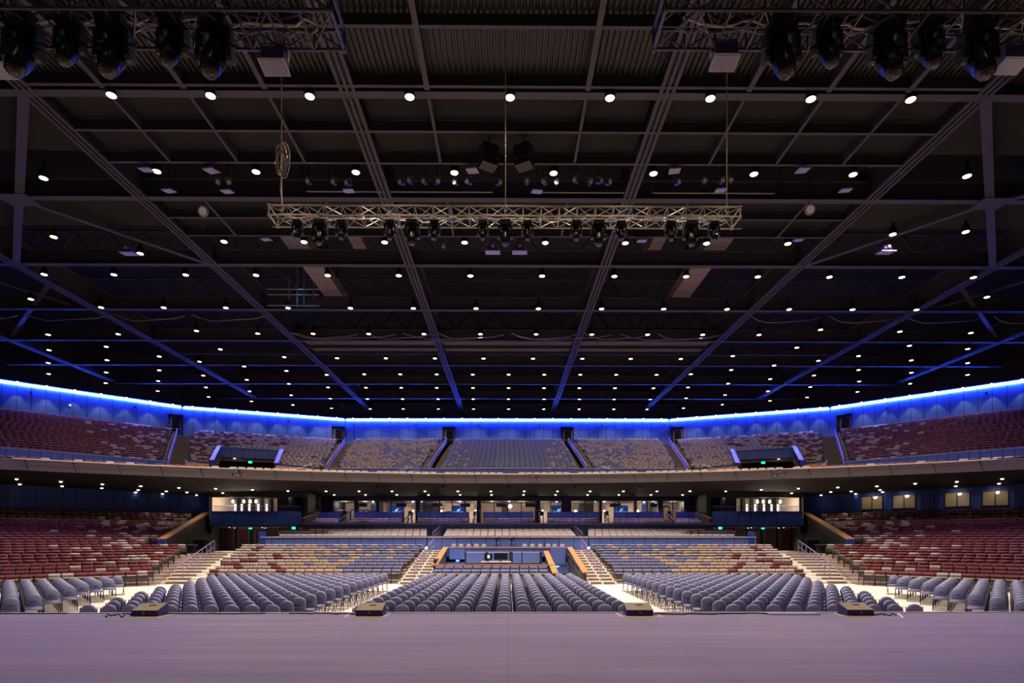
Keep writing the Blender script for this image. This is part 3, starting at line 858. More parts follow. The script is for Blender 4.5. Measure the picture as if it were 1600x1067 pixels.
# vomitory in each angled upper bank
for sg, side in ((1, 'left'), (-1, 'right')):
    g = lambda th, d, u, z: ((lambda p: (p[0] * sg, p[1], z))(line_uv(th, d, u)))
    mb = MB()
    a_, b_ = g(22.5, 71.8, 341, 0)[:2], g(22.5, 71.8, 437, 0)[:2]
    if sg < 0: a_, b_ = b_, a_
    panel_wall(mb, a_, b_, 11.35, 12.45, 5, 'panel', 'panel_light', th=0.2)
    struct(mb, 'wall_vomitory_head_' + side)
    mb = MB()
    # dark opening: back wall, lid, two cheeks
    pa, pb = g(22.5, 71.9, 341, 0), g(22.5, 71.9, 437, 0)
    qa, qb = g(22.5, 76.5, 338, 0), g(22.5, 76.5, 440, 0)
    mb.poly([(qa[0], qa[1], 8.9), (qb[0], qb[1], 8.9), (qb[0], qb[1], 12.3), (qa[0], qa[1], 12.3)], 0.1, 'dark')
    mb.poly([(pa[0], pa[1], 11.33), (pb[0], pb[1], 11.33), (qb[0], qb[1], 11.33), (qa[0], qa[1], 11.33)], 0.03, 'dark')
    for u_, dd in ((333, 327), (437, 428)):
        c0, c1 = g(22.5, 72.0, u_ + (6 if u_ < 400 else 0), 0), g(22.5, 64.2, dd, 0)
        mb.poly([(c1[0], c1[1], 6.95), (c0[0], c0[1], 6.95), (c0[0], c0[1], 12.6), (c1[0], c1[1], 10.1)], 0.15, 'dark')
        mb.poly([(c1[0], c1[1], 10.1), (c0[0], c0[1], 12.6), (c0[0] + .45*sg*(1 if u_ < 400 else 1), c0[1], 12.62), (c1[0] + .45*sg, c1[1], 10.12)], 0.06, 'rail')
    struct(mb, 'wall_vomitory_' + side)
    # ledges either side, their orange light put in by the wood colour
    for u0, u1, nmx in ((288, 325, 'outer'), (430, 484, 'inner')):
        c0, c1 = g(22.5, 63.3, u0, 0), g(22.5, 63.3, u1, 0)
        mb = MB(); mb.poly([(c0[0], c0[1], 9.25), (c1[0], c1[1], 9.15), (c1[0], c1[1] + .2, 9.62), (c0[0], c0[1] + .2, 9.75)], 0.05, 'wood')
        mb.bar((c0[0], c0[1] + .25, 9.9), (c1[0], c1[1] + .25, 9.75), .25, .12, 'navy')
        struct(mb, 'trim_%s_ledge_%s' % (nmx, side))
        m_ = ((c0[0] + c1[0]) / 2, (c0[1] + c1[1]) / 2 - 1.6, 10.2)
    ex = g(22.5, 71.4, 391, 10.85)
    t = thing('exit_sign', (ex[0], ex[1], 10.9), math.radians(22.5) * sg, 'green lit EXIT sign in the %s upper vomitory' % side, 'sign', 'green exit signs')
    m1 = MB(); m1.box((0, 0, 0), (0.42, 0.05, 0.26), 'black'); m1.build('case', t)
    m1 = MB(); m1.box((0, -0.03, 0), (0.38, 0.01, 0.22), 'exit'); m1.build('lit_face', t)
    ex = g(22.5, 71.4, 366.5, 10.95)
    t = thing('vomitory_lamp', (ex[0], ex[1], 11.28), 0, 'small round downlight in the %s upper vomitory' % side, 'lamp', 'vomitory lamps')
    m1 = MB(); m1.lathe([(0.12, 0.05), (0.12, -0.02)], 'black', 10); m1.build('housing', t)
    m1 = MB(); m1.lathe([(0.1, -0.03), (0.1, -0.08)], 'lens', 10); m1.build('lens', t)
    spot('vomitory_light', (ex[0], ex[1], 11.1), 30, WARM, math.radians(120))
    # two pale hoop rails in the vomitory
    for q, (ua, ub) in enumerate(((349, 366), (373, 390), (396, 413))):
        c0, c1 = g(22.5, 66.5, ua, 0), g(22.5, 66.5, ub, 0)
        t = thing('hoop_rail', (c0[0], c0[1], 6.95), 0, 'pale hoop handrail in the %s upper vomitory, %s from the left' % (side, ordn(q + 1 if sg > 0 else 3 - q)), 'handrail', 'hoop rails in the upper vomitories')
        dx_, dy_ = c1[0] - c0[0], c1[1] - c0[1]
        m1 = MB(); m1.path([(0, 0, 0), (0, 0, 2.3), (dx_, dy_, 2.3), (dx_, dy_, 0)], 0.045, 'rail', 6); m1.build('hoop', t)
        m1 = MB(); m1.box((0, 0, 0.02), (.15, .15, .04), 'steel'); m1.box((dx_, dy_, 0.02), (.15, .15, .04), 'steel'); m1.build('base_plate', t)

# upper aisles: railing (blue) and yellow marked seat ends
def aisle_rail(name, p0, p1, h, n, lab, grp, k='rail', r=0.03, mid=True):
    t = thing(name, p0, 0, lab, 'handrail', grp); p0, p1 = Vector(p0), Vector(p1); d = p1 - p0
    m1 = MB(); m1.tube((0, 0, h), (d.x, d.y, d.z + h), r, k, 6); m1.build('top_rail', t)
    if mid: m1 = MB(); m1.tube((0, 0, h * .55), (d.x, d.y, d.z + h * .55), r * .8, k, 6); m1.build('lower_rail', t)
    pm = None
    for i in range(n):
        q = d * (i / (n - 1))
        if pm is None: m1 = MB(); m1.tube((0, 0, 0), (0, 0, h), r * .9, k, 6); o = m1.build('post', t); pm = o
        else: o = clone(pm, t)
        o.location = q
    return t
for u0, u1, th, d0, d1, lab in ((668, 698, 0, 61.4, 79.2, 'inner'), (509, 540, 0, 61.4, 79.2, 'middle'), (262.5, 277, 45, 62, 79.6, 'outer')):
    for sg, side in ((1, 'left'), (-1, 'right')):
        a_, b_ = line_uv(th, d0, u0), line_uv(th, d1, u1)
        aisle_rail('upper_handrail', (a_[0]*sg, a_[1], 9.0), (b_[0]*sg, b_[1], 14.9), 1.0, 14, 'blue-lit double handrail climbing the %s %s upper stairs' % (side, lab), 'handrails on the upper stairs')
# stairs in the upper aisles
def stair_strip(theta, rows, ua, ub, name, k='uterrace'):
    for sg, side in ((1, 'left'), (-1, 'right')):
        mb = MB()
        for i, (d, zf) in enumerate(rows):
            for h in (0, 1):
                dd = d - .5 + .46 * h; de = d + .5 - .03
                a0, a1 = line_uv(theta, dd, ua(i)), line_uv(theta, dd, ub(i)); b0, b1 = line_uv(theta, de, ua(i)), line_uv(theta, de, ub(i))
                xy = [(p[0]*sg, p[1]) for p in (a0, a1, b1, b0)]
                if sg < 0: xy = xy[::-1]
                z1 = zf - .14 + .16 * h
                mb.prism(xy, z1 - .35, z1, k)
        struct(mb, 'floor_%s_%s' % (name, side))
ur = [(du(61.7, k), zu(k)) for k in range(20)]
stair_strip(0, ur, lambda i: 661 + 1.6 * i, lambda i: 682 + 1.35 * i, 'inner_stair')
stair_strip(0, ur, lambda i: 505 + 1.45 * i, lambda i: 523 + 1.4 * i, 'middle_stair')
stair_strip(45, [(du(62.2, k), zu(k)) for k in range(20)], lambda i: 255 + .9 * i, lambda i: 287 + .6 * i, 'outer_stair')
# yellow nosing lights along seat ends
nos = MB(); nos.box((0, 0, 0), (0.14, 0.07, 0.10), 'yellow'); nme = nos.mesh('aisle_marker'); pn = None
for u0, u1, th, d0, lab in ((659, 690, 0, 61.7, 'inner'), (503, 531, 22.5, 64.9, 'middle'), (254, 271, 45, 62.2, 'outer')):
    for sg, side in ((1, 'left'), (-1, 'right')):
        for k in range(1, 19, 1):
            u = lerp(u0, u1, k / 19) + 1.5; d = du(d0, k); p = line_uv(th, d - .2, u)
            if pn is None: o = link('aisle_marker', nme); pn = o
            else: o = clone(pn)
            o.location = (p[0]*sg, p[1], zu(k) + .45)
            tag(o, 'small yellow step marker on the %s %s upper stairs, %s from the bottom' % (side, lab, ordn(k)), 'marker', 'yellow markers along the %s %s upper stairs' % (side, lab))
# pale ramp handrails down to the loge
for (ua, va, ub, vb, Y, lab) in ((290, 718, 305, 731, 47.5, 'outer'), (489, 724, 462, 737, 52, 'middle'), (655, 725, 622, 738.5, 55, 'inner')):
    for sg, side in ((1, 'left'), (-1, 'right')):
        a_, b_ = atY(ua, va, Y), atY(ub, vb, Y)
        aisle_rail('ramp_handrail', (a_.x*sg, Y, a_.z - 1.0), (b_.x*sg, Y - .8, b_.z - 1.0), 1.0, 4, 'pale slanting handrail dropping to the loge on the %s, %s one' % (side, lab), 'slanting loge handrails', 'steel')

# ================================================================ LOWER BOWL WALLS
for sg, side in ((1, 'left'), (-1, 'right')):
    f = (lambda p: p) if sg > 0 else mir
    a_, b_ = f(line_uv(45, 57.7, -110)), f(line_uv(45, 57.7, 327))
    mb = MB(); panel_wall(mb, a_, b_, 4.85, 6.9, 22, 'navy', None); 
    p0, p1 = Vector((*a_, 0)), Vector((*b_, 0)); m_ = (p0 + p1)/2; d = p1 - p0
    mb.box((m_.x, m_.y - .02, 3.95), (d.length, .2, 1.8), 'navyd', rz=math.atan2(d.y, d.x))
    struct(mb, 'wall_lower_' + side)
    # end wall from the bank to the club wing
    q = f((-25.8, 52.2)); mb = MB()
    mb.poly([(b_[0], b_[1], 3.0), (q[0], q[1], 3.0), (q[0], q[1], 6.9), (b_[0], b_[1], 6.9)], .12, 'navy'); struct(mb, 'wall_wing_corner_' + side)
    # ramp wall with wooden cap
    c0, c1 = f((-23.7, 41.2)), f((-26.7, 53.4))
    mb = MB()
    mb.add([(c0[0], c0[1], 0), (c1[0], c1[1], 0), (c1[0], c1[1], 4.82), (c0[0], c0[1], 2.42), (c0[0]-.25*sg, c0[1], 0), (c1[0]-.25*sg, c1[1], 0), (c1[0]-.25*sg, c1[1], 4.82), (c0[0]-.25*sg, c0[1], 2.42)],
           [(0,1,2,3),(5,4,7,6),(3,2,6,7),(0,3,7,4),(1,5,6,2)], 'dark')
    struct(mb, 'wall_ramp_' + side)
    mb = MB(); mb.bar((c0[0]-.12*sg, c0[1]-.1, 2.46), (c1[0]-.12*sg, c1[1], 4.87), .50, .08, 'wood'); struct(mb, 'trim_ramp_cap_' + side)
    mb = MB(); mb.box((c0[0], c0[1] - .2, 1.9), (.5, .3, 1.2), 'navy'); struct(mb, 'wall_ramp_end_' + side)
    # concourse floor and its back wall
    mb = MB(); mb.prism([f(p) for p in ((-26.9, 43.2), (-19.2, 43.2), (-19.2, 59.2), (-27.9, 59.2))][::sg], .2, 1.32, 'concrete'); struct(mb, 'floor_concourse_' + side)
    mb = MB(); mb.bb(-28.2*sg, -19.0*sg, 59.0, 59.3, 1.3, 3.7, 'dark'); mb.poly([f((-28.2, 59.1)) + (1.3,), f((-26.7, 53.4)) + (1.3,), f((-26.7, 53.4)) + (3.6,), f((-28.2, 59.1)) + (3.6,)], .1, 'dark'); struct(mb, 'wall_concourse_' + side)
    # club wing: slab, panelled front, room
    mb = MB(); panel_wall(mb, f((-25.85, 52.0)), f((-17.9, 52.0)), 3.66, 4.85, 7, 'navy', 'navy'); mb.bb(-25.85*sg, -17.9*sg, 51.96, 52.1, 3.56, 3.66, 'navyd')
    struct(mb, 'wall_wing_front_' + side)
    mb = MB(); mb.bb(-25.9*sg, -17.9*sg, 52.12, 59.0, 3.56, 3.66, 'dark'); struct(mb, 'floor_wing_' + side)
    mb = MB()
    mb.bb(-26.1*sg, -17.6*sg, 57.0, 57.2, 3.6, 6.7, 'beige')
    mb.bb(-26.1*sg, -25.95*sg, 52.3, 57.1, 3.66, 6.7, 'beige')
    mb.bb(-20.45*sg, -19.45*sg, 53.0, 57.0, 3.6, 6.7, 'charcoal')
    mb.bb(-17.95*sg, -17.55*sg, 52.4, 57.0, 3.6, 6.7, 'charcoal')
    mb.bb(-26.1*sg, -17.6*sg, 52.0, 52.25, 6.12, 6.8, 'charcoal')
    struct(mb, 'wall_wing_room_' + side)
    # pilasters and lamps of the wing room
    for j, u in enumerate((362, 372, 382, 394, 408, 421)):
        p = atY(u, 790, 56.6)
        mb = MB(); mb.box((p.x*sg, 56.8, 4.95), (.26, .35, 2.7), 'charcoal'); struct(mb, 'wall_pilaster_%s_%d' % (side, j + 1))
        t = thing('tube_lamp', (p.x*sg - .30*sg, 56.70, 4.3), 0, 'glowing vertical tube lamp in the %s club wing room, %s from the wall' % (side, ordn(j + 1)), 'lamp', 'tube lamps in the wing rooms')
        m1 = MB(); m1.box((0, 0.08, .75), (.22, .06, 1.6), 'black'); m1.build('back_plate', t)
        m1 = MB(); m1.tube((0, 0, 0), (0, 0, 1.5), .10, 'tube', 8); m1.build('tube', t)
    for j, u in enumerate((364, 381, 391, 400)):
        p = atY(u, 782, 53.8)
        t = thing('pendant_lamp', (p.x*sg, 53.8, 6.3), 0, 'bright pendant lamp at the front of the %s club wing, %s from the wall' % (side, ordn(j + 1)), 'lamp', 'pendants in the wing rooms')
        m1 = MB(); m1.tube((0, 0, 0), (0, 0, -.35), .02, 'black', 6); m1.build('rod', t)
        m1 = MB(); m1.lathe([(.03, .18), (.10, .08), (.11, -.06), (.04, -.13)], 'pendant', 10, c=(0, 0, -.45)); m1.build('bulb', t)
        if j % 2 == 0: point('pendant_light', (p.x*sg, 53.6, 5.6), 90, WARM)
    for j, u in enumerate((361, 373, 386, 396)):
        p = atY(u, 797, 52.9)
        t = thing('lounge_chair', (p.x*sg, 52.9, 3.6), 0, 'dark lounge chair behind the %s wing front, %s from the wall' % (side, ordn(j + 1)), 'chair', 'lounge chairs in the wings')
        m1 = MB(); m1.box((0, .25, 1.12), (.7, .14, .5), 'charcoal'); m1.build('backrest', t)
        m1 = MB(); m1.box((0, 0, .7), (.65, .55, .14), 'charcoal'); m1.build('seat', t)
        m1 = MB(); m1.tube((0, 0, 0), (0, 0, .66), .04, 'steel', 6); m1.box((0, 0, .02), (.5, .5, .04), 'steel'); m1.build('pedestal', t)
    # vestibule door and light in the wing
    pd = atY(464.5, 790, 56.9)
    t = tag(thing('door_%d' % (7 if sg > 0 else 8), (pd.x*sg, 56.95, 3.6), 0, None, None), kind='structure')
    m1 = MB(); m1.box((0, -.04, 1.15), (1.0, .06, 2.3), 'door'); m1.build('door_leaf', t)
    m1 = MB(); m1.box((0, -.1, 1.45), (.85, .05, .07), 'lip'); m1.build('push_bar', t)
    point('vestibule_light', (pd.x*sg, 55.2, 6.0), 110, WARM)
    t = thing('vestibule_lamp', ((pd.x + .75)*sg, 53.6, 6.28), 0, 'bright flat ceiling lamp over the brown door of the %s wing' % side, 'lamp', 'vestibule lamps')
    m1 = MB(); m1.box((0, 0, .05), (1.3, .3, .1), 'black'); m1.build('housing', t)
    m1 = MB(); m1.box((0, 0, -.03), (1.2, .22, .06), 'pendant'); m1.build('diffuser', t)
    # glass guard of the wing
    for (ua, ub, nmz) in ((335, 432, 'room'), (436, 471, 'door')):
        a2, b2 = atY(ua, 800, 52.05), atY(ub, 800, 52.05)
        t = thing('glass_guard', (a2.x*sg, 52.08, 4.85), 0, 'low clear glass guard with steel top rail before the %s wing %s' % (side, nmz), 'railing', 'glass guards of the wings')
        m1 = MB(); m1.box(((b2.x - a2.x)*sg/2, 0, .24), (abs(b2.x - a2.x), .02, .46), 'glass'); m1.build('glass_pane', t)
        m1 = MB(); m1.tube((0, 0, .5), ((b2.x - a2.x)*sg, 0, .5), .025, 'rail', 6); m1.build('top_rail', t)
    # doors under the wing
    for j, (ua, ub) in enumerate(((347.5, 366), (372, 390), (397, 414), (419.5, 436))):
        a2, b2 = atY(ua, 840, 58.9), atY(ub, 840, 58.9); cx = (a2.x + b2.x)/2*sg; wd = abs(b2.x - a2.x)
        t = tag(thing('door_%d' % (9 + j + (4 if sg < 0 else 0)), (cx, 58.95, 1.32), 0, None, None), kind='structure')
        m1 = MB(); m1.box((0, -.02, 1.08), (wd - .2, .06, 2.16), 'door'); m1.build('door_leaf', t)
        m1 = MB()
        for sx in (-1, 1): m1.box((sx*(wd/2 - .06), -.04, 1.12), (.12, .1, 2.24), 'doorframe')
        m1.box((0, -.04, 2.22), (wd, .1, .1), 'doorframe'); m1.build('door_frame', t)
    for j, (u, v, Y) in enumerate(((391.5, 825, 58.0), (459, 825, 53.5))):
        p = atY(u, v, Y)
        t = thing('exit_sign', (p.x*sg, Y, p.z), 0, 'green lit EXIT sign under the %s wing, %s' % (side, ('over the doors', 'beside the club boxes')[j]), 'sign', 'green exit signs')
        m1 = MB(); m1.box((0, 0, 0), (0.34, 0.05, 0.22), 'black'); m1.build('case', t)
        m1 = MB(); m1.box((0, -0.03, 0), (0.32, 0.01, 0.2), 'exit'); m1.build('lit_face', t)
        point('exit_glow', (p.x*sg, Y - .3, p.z), 3.0, (0.05, 1.0, 0.5))
    for j, (u, v) in enumerate(((358.5, 822), (366.5, 824), (410, 822.5), (415, 824))):
        p = atY(u, v, (54.5, 56.5, 54.5, 56.5)[j])
        t = thing('small_downlight', (p.x*sg, p.y, 3.56), 0, 'tiny downlight under the %s wing, %s from the wall' % (side, ordn(j + 1)), 'lamp', 'tiny downlights under the wings')
        m1 = MB(); m1.lathe([(.09, .0), (.09, -.03)], 'black', 8); m1.build('trim_ring', t)
        m1 = MB(); m1.lathe([(.07, -.03), (.06, -.06)], 'lens_small', 8); m1.build('lens', t)
        spot('under_wing_light', (p.x*sg, p.y, 3.46), 160, WARM, math.radians(110))
    # bar cases by the ramp wall
    for j, (u, Y, wd) in enumerate(((314, 47.0, .9), (297, 44.5, .75))):
        p = atY(u, 850, Y)
        t = thing('service_cart', (p.x*sg, Y, 1.32), 0, 'dark service cart by the %s ramp wall, %s one' % (side, ('taller', 'lower')[j]), 'cart', 'service carts')
        h = 1.1 if j == 0 else .7
        m1 = MB(); m1.box((0, 0, h/2 + .05), (wd, .6, h - .1), 'black'); m1.build('body', t)
        m1 = MB(); m1.box((0, 0, h + .03), (wd + .1, .7, .05), 'stagetrim'); m1.build('top', t)
        for sx in (-1, 1):
            m1 = MB(); m1.tube((sx*wd*.4, -.2, .05), (sx*wd*.4, .2, .05), .05, 'plastic', 8); m1.build('wheel', t)

# side stairs (steps parallel to the stage)
for sg, side in ((1, 'left'), (-1, 'right')):
    mb = MB()
    for k in range(10):
        Y0 = 33.0 + k; z = .145 * (k + 1)
        xl = lerp(-19.2, -22.6, k / 9); xr = lerp(-17.5, -19.4, k / 9)
        mb.bb(xl*sg, xr*sg, Y0, 43.3, z - .145 + .001, z, 'concrete')
    struct(mb, 'floor_side_stair_' + side)
    mb = MB()
    for k in range(10):
        Y0 = 33.0 + k; z = .145 * (k + 1); xl = lerp(-19.2, -22.6, k / 9); xr = lerp(-17.5, -19.4, k / 9)
        mb.bb((xl + .3)*sg, (xr - .3)*sg, Y0 - .012, Y0 + .3, z - .12, z + .004, 'uterrace')
    struct(mb, 'trim_side_stair_nosing_' + side)
    aisle_rail('stair_handrail', (-18.6*sg, 34.2, .15), (-20.8*sg, 42.4, 1.4), 1.0, 8, 'grey double handrail with many posts on the %s side stairs' % side, 'handrails on the lower stairs', r=.028)
    # centre stairs
    mb = MB()
    xa, xb = -6.0, -4.45
    for k in range(12):
        Y0 = 32.6 + k * .85; z = .14 * (k + 1)
        mb.bb(xa*sg, xb*sg, Y0, 43.2, z - .139, z, 'concrete')
    struct(mb, 'floor_centre_stair_' + side)
    mb = MB()
    for k in range(12):
        Y0 = 32.6 + k * .85; z = .14 * (k + 1)
        mb.bb((xa + .12)*sg, (-5.28)*sg, Y0 - .012, Y0 + .28, z - .11, z + .004, 'uterrace'); mb.bb((-5.15)*sg, (xb - .12)*sg, Y0 - .012, Y0 + .28, z - .11, z + .004, 'uterrace')
    struct(mb, 'trim_centre_stair_nosing_' + side)
    aisle_rail('stair_handrail', (-5.2*sg, 33.2, .14), (-5.2*sg, 41.9, 1.5), 1.0, 8, 'grey double handrail with many posts on the %s centre stairs' % side, 'handrails on the lower stairs', r=.025)
    p = atY(666.7, 858, 42.6)
    t = thing('bollard_lamp', (p.x*sg, 42.4, 1.25), 0, 'small round white lamp at the head of the %s centre stairs' % side, 'lamp', 'lamps at the head of the centre stairs')
    m1 = MB(); m1.tube((0, 0, 0), (0, 0, .52), .03, 'black', 6); m1.build('post', t)
    m1 = MB(); m1.lathe([(.02, -.09), (.08, -.05), (.1, 0), (.08, .05), (.02, .09)], 'pendant', 10, c=(0, 0, .6)); m1.build('globe', t)

# panelled walls around the club boxes
mb = MB(); panel_wall(mb, tuple(atY(408, 0, 44.0))[:2], tuple(atY(667, 0, 44.0))[:2], 1.3, 2.60, 15, capw=.1); struct(mb, 'wall_box_front_left')
mb = MB(); panel_wall(mb, tuple(atY(920, 0, 44.0))[:2], tuple(atY(1181, 0, 44.0))[:2], 1.3, 2.60, 15, capw=.1); struct(mb, 'wall_box_front_right')
mb = MB(); panel_wall(mb, tuple(atY(668, 0, 44.0))[:2], tuple(atY(919, 0, 44.0))[:2], 1.0, 2.60, 11, capw=.1); struct(mb, 'wall_box_front_center')
for sg, side in ((1, 'left'), (-1, 'right')):
    mb = MB(); mb.bb(-18.3*sg, -18.15*sg, 44.0, 50, 1.3, 2.7, 'navy'); mb.bb(-18.3*sg, -17.8*sg, 43.9, 44.05, 1.3, 3.05, 'navy'); struct(mb, 'wall_box_side_' + side)
    mb = MB(); mb.bb(-5.9*sg, -5.75*sg, 44.2, 49.3, 2.0, 2.75, 'charcoal'); mb.bb(-5.35*sg, -5.2*sg, 44.2, 49.3, 2.0, 2.6, 'charcoal'); struct(mb, 'wall_box_divider_' + side)
    aisle_rail('box_handrail', (-5.6*sg, 44.6, 2.05), (-5.5*sg, 48.8, 2.6), .95, 5, 'purple-lit short handrail between the %s and centre club boxes' % side, 'club box handrails', r=.03)
    # back desk ledges at the outer club boxes
    mb = MB(); mb.bb(-18.0*sg, -15.2*sg, 46.9, 47.4, 3.05, 3.12, 'wood'); mb.bb(-18.0*sg, -15.2*sg, 46.9, 47.0, 2.4, 3.05, 'panel'); mb.bb(-18.3*sg, -14.0*sg, 48.3, 48.9, 3.2, 3.27, 'wood'); mb.bb(-18.3*sg, -15.0*sg, 48.3, 48.4, 2.4, 3.2, 'navy'); struct(mb, 'trim_box_desk_' + side)
mb = MB(); mb.bb(-17.6, 17.6, 43.86, 44.3, 2.62, 2.68, 'wood'); struct(mb, 'trim_box_cap_lower')
p0, p1 = atY(473, 0, 49.5), atY(1114, 0, 49.5)
mb = MB(); panel_wall(mb, (p0.x, 49.5), (p1.x, 49.5), 2.4, 3.72, 29, capw=.05); struct(mb, 'wall_upper_box_front')
mb = MB(); mb.bb(p0.x, p1.x, 49.36, 49.9, 3.76, 3.81, 'lip'); struct(mb, 'trim_box_cap_upper')
# partition segments with lit upholstery
segs3 = [(474, 531.5), (553, 629.5), (652, 733), (755, 833), (855, 936), (959, 1036), (1057, 1114)]
for i, (a2, b2) in enumerate(segs3):
    pa, pb = atY(a2, 0, 53.6), atY(b2, 0, 53.6); mb = MB(); panel_wall(mb, (pa.x, 53.6), (pb.x, 53.6), 3.9, 4.92, 4 if b2 - a2 > 60 else 3, 'panel', None); struct(mb, 'wall_partition_%d' % (i + 1))
for i in range(6):
    ua, ub = segs3[i][1], segs3[i+1][0]; pa = atY(lerp(ua, ub, .35), 0, 52.4)
    aisle_rail('suite_handrail', (pa.x, 50.4, 3.1), (pa.x + .15, 53.2, 3.9), .95, 3, 'purple-lit stair handrail in the %s gap between suite partitions, from the left' % ordn(i + 1), 'handrails between the suite partitions', r=.035)
    pa = atY(lerp(ua, ub, .65), 0, 54.4)
    aisle_rail('terrace_rail', (pa.x - 1.1, 54.6, 4.0), (pa.x + 1.4, 54.6, 4.0), 1.1, 3, 'thin steel guard rail before the suites, %s from the left' % ordn(i + 1), 'guard rails before the suites', r=.02, mid=False)
for sg in (1, -1):
    mb = MB(); pa = atY(473, 0, 50); mb.add([(pa.x*sg, 49.6, 3.7), (pa.x*sg, 53.6, 3.7), (pa.x*sg, 53.6, 4.95), (pa.x*sg, 49.6, 4.2), ((pa.x+.3)*sg, 49.6, 3.7), ((pa.x+.3)*sg, 53.6, 3.7), ((pa.x+.3)*sg, 53.6, 4.95), ((pa.x+.3)*sg, 49.6, 4.2)],
        [(0,1,2,3),(5,4,7,6),(3,2,6,7),(0,3,7,4),(1,5,6,2)], 'fascia'); struct(mb, 'wall_box_end_' + ('left' if sg > 0 else 'right'))

# ================================================================ SUITES
mb = MB(); mb.bb(-17.9, 17.9, 53.2, 61.2, 3.75, 3.92, 'terrace'); struct(mb, 'floor_suites')
mb = MB(); mb.bb(-17.9, 17.9, 61.0, 61.2, 3.9, 6.9, 'beige'); struct(mb, 'wall_suites_back')
mb = MB(); mb.bb(-17.9, 17.9, 57.0, 57.15, 6.12, 6.45, 'charcoal'); mb.bb(-17.9, 17.9, 57.0, 57.1, 3.9, 3.98, 'charcoal'); struct(mb, 'trim_suite_header')
mb = MB(); mb.bb(-17.9, 17.9, 57.1, 61.1, 6.14, 6.20, 'fascia'); struct(mb, 'ceiling_suites')
cols = [(472, 484), (497, 521), (554, 560), (588, 592.5), (649.5, 655), (686, 687.5), (745, 751), (836, 843.5), (877, 892), (936, 940), (991, 994), (1028, 1035), (1068, 1082), (1096, 1114)]
k = 0
for a2, b2 in cols:
    pa, pb = atY(a2, 0, 57.0), atY(b2, 0, 57.0); k += 1
    mb = MB(); mb.bb(pa.x, pb.x, 56.85, 57.4 if b2 - a2 < 10 else 57.9, 3.9, 6.5, 'charcoal'); struct(mb, 'wall_suite_column_%d' % k)
for i, u in enumerate((521, 589, 651, 748, 840, 938, 1031, 1075)):
    pa = atY(u, 0, 57); mb = MB(); mb.bb(pa.x - .08, pa.x + .08, 57.2, 61, 3.9, 6.2, 'beige' if i % 2 else 'dark'); struct(mb, 'wall_suite_divider_%d' % (i + 1))
# dark doors / panels set in the back wall
for i, (a2, b2, kk) in enumerate(((484, 496, 'navy'), (579, 587, 'navy'), (655, 686, 'dark'), (784, 794, 'door'), (904, 935, 'dark'), (1003, 1011, 'navy'), (1070, 1092, 'navy'))):
    pa, pb = atY(a2, 0, 60.9), atY(b2, 0, 60.9); mb = MB(); mb.bb(pa.x, pb.x, 60.85, 61.0, 3.92, 6.0, kk)
    struct(mb, 'door_%d' % (20 + i))
# glass front panes
pi = 0
gaps = []
cs = sorted(cols)
for (a2, b2), (c2, d2) in zip(cs[:-1], cs[1:]):
    if c2 - b2 < 4: continue
    n = max(1, round((c2 - b2) / 22)); pa, pb = atY(b2, 0, 57), atY(c2, 0, 57)
    for j in range(n):
        x0, x1 = lerp(pa.x, pb.x, j / n), lerp(pa.x, pb.x, (j + 1) / n); pi += 1
        t = tag(thing('window_%d' % pi, ((x0 + x1)/2, 57.02, 3.98), 0, None, None), kind='structure')
        m1 = MB(); m1.box((0, 0, 1.06), (x1 - x0 - .06, .02, 2.1), 'glass'); m1.build('glass_pane', t)
        m1 = MB(); m1.box((-(x1 - x0)/2, 0, 1.06), (.09, .10, 2.12), 'charcoal'); m1.build('window_frame', t)
# televisions with a white emblem and caption
for i, (a2, b2) in enumerate(((608.5, 631), (706, 727.5), (862, 884), (959.5, 981))):
    pa, pb = atY(a2, 0, 59.5), atY(b2, 0, 59.5); wd = pb.x - pa.x; cx = (pa.x + pb.x)/2
    t = thing('television', (cx, 59.5, 5.42), 0, 'blue television with white emblem and caption in a suite, %s from the left' % ordn(i + 1), 'television', 'televisions in the suites')
    m1 = MB(); m1.box((0, .04, 0), (wd + .05, .06, .80), 'black'); m1.build('case', t)
    m1 = MB(); m1.box((0, 0, 0), (wd, .02, .75), 'screen'); m1.build('screen', t)
    m1 = MB()
    m1.poly([(-.22, -.02, -.10), (.02, -.02, -.03), (.10, -.02, -.13), (-.08, -.02, -.16)], .01, 'screenwhite')
    m1.poly([(.02, -.02, -.04), (.12, -.02, .06), (.22, -.02, .16), (.14, -.02, -.02)], .01, 'screenwhite')
    m1.poly([(-.02, -.02, -.02), (-.10, -.02, .08), (.0, -.02, .05)], .01, 'screenwhite')
    for q in range(9): m1.box((-.5 + q*.125, -.02, -.27), (.085, .012, .11 if q % 3 else .15), 'screenwhite')
    m1.build('emblem', t)
    m1 = MB(); m1.tube((0, .1, .4), (0, .1, .72), .03, 'black', 6); m1.build('ceiling_arm', t)
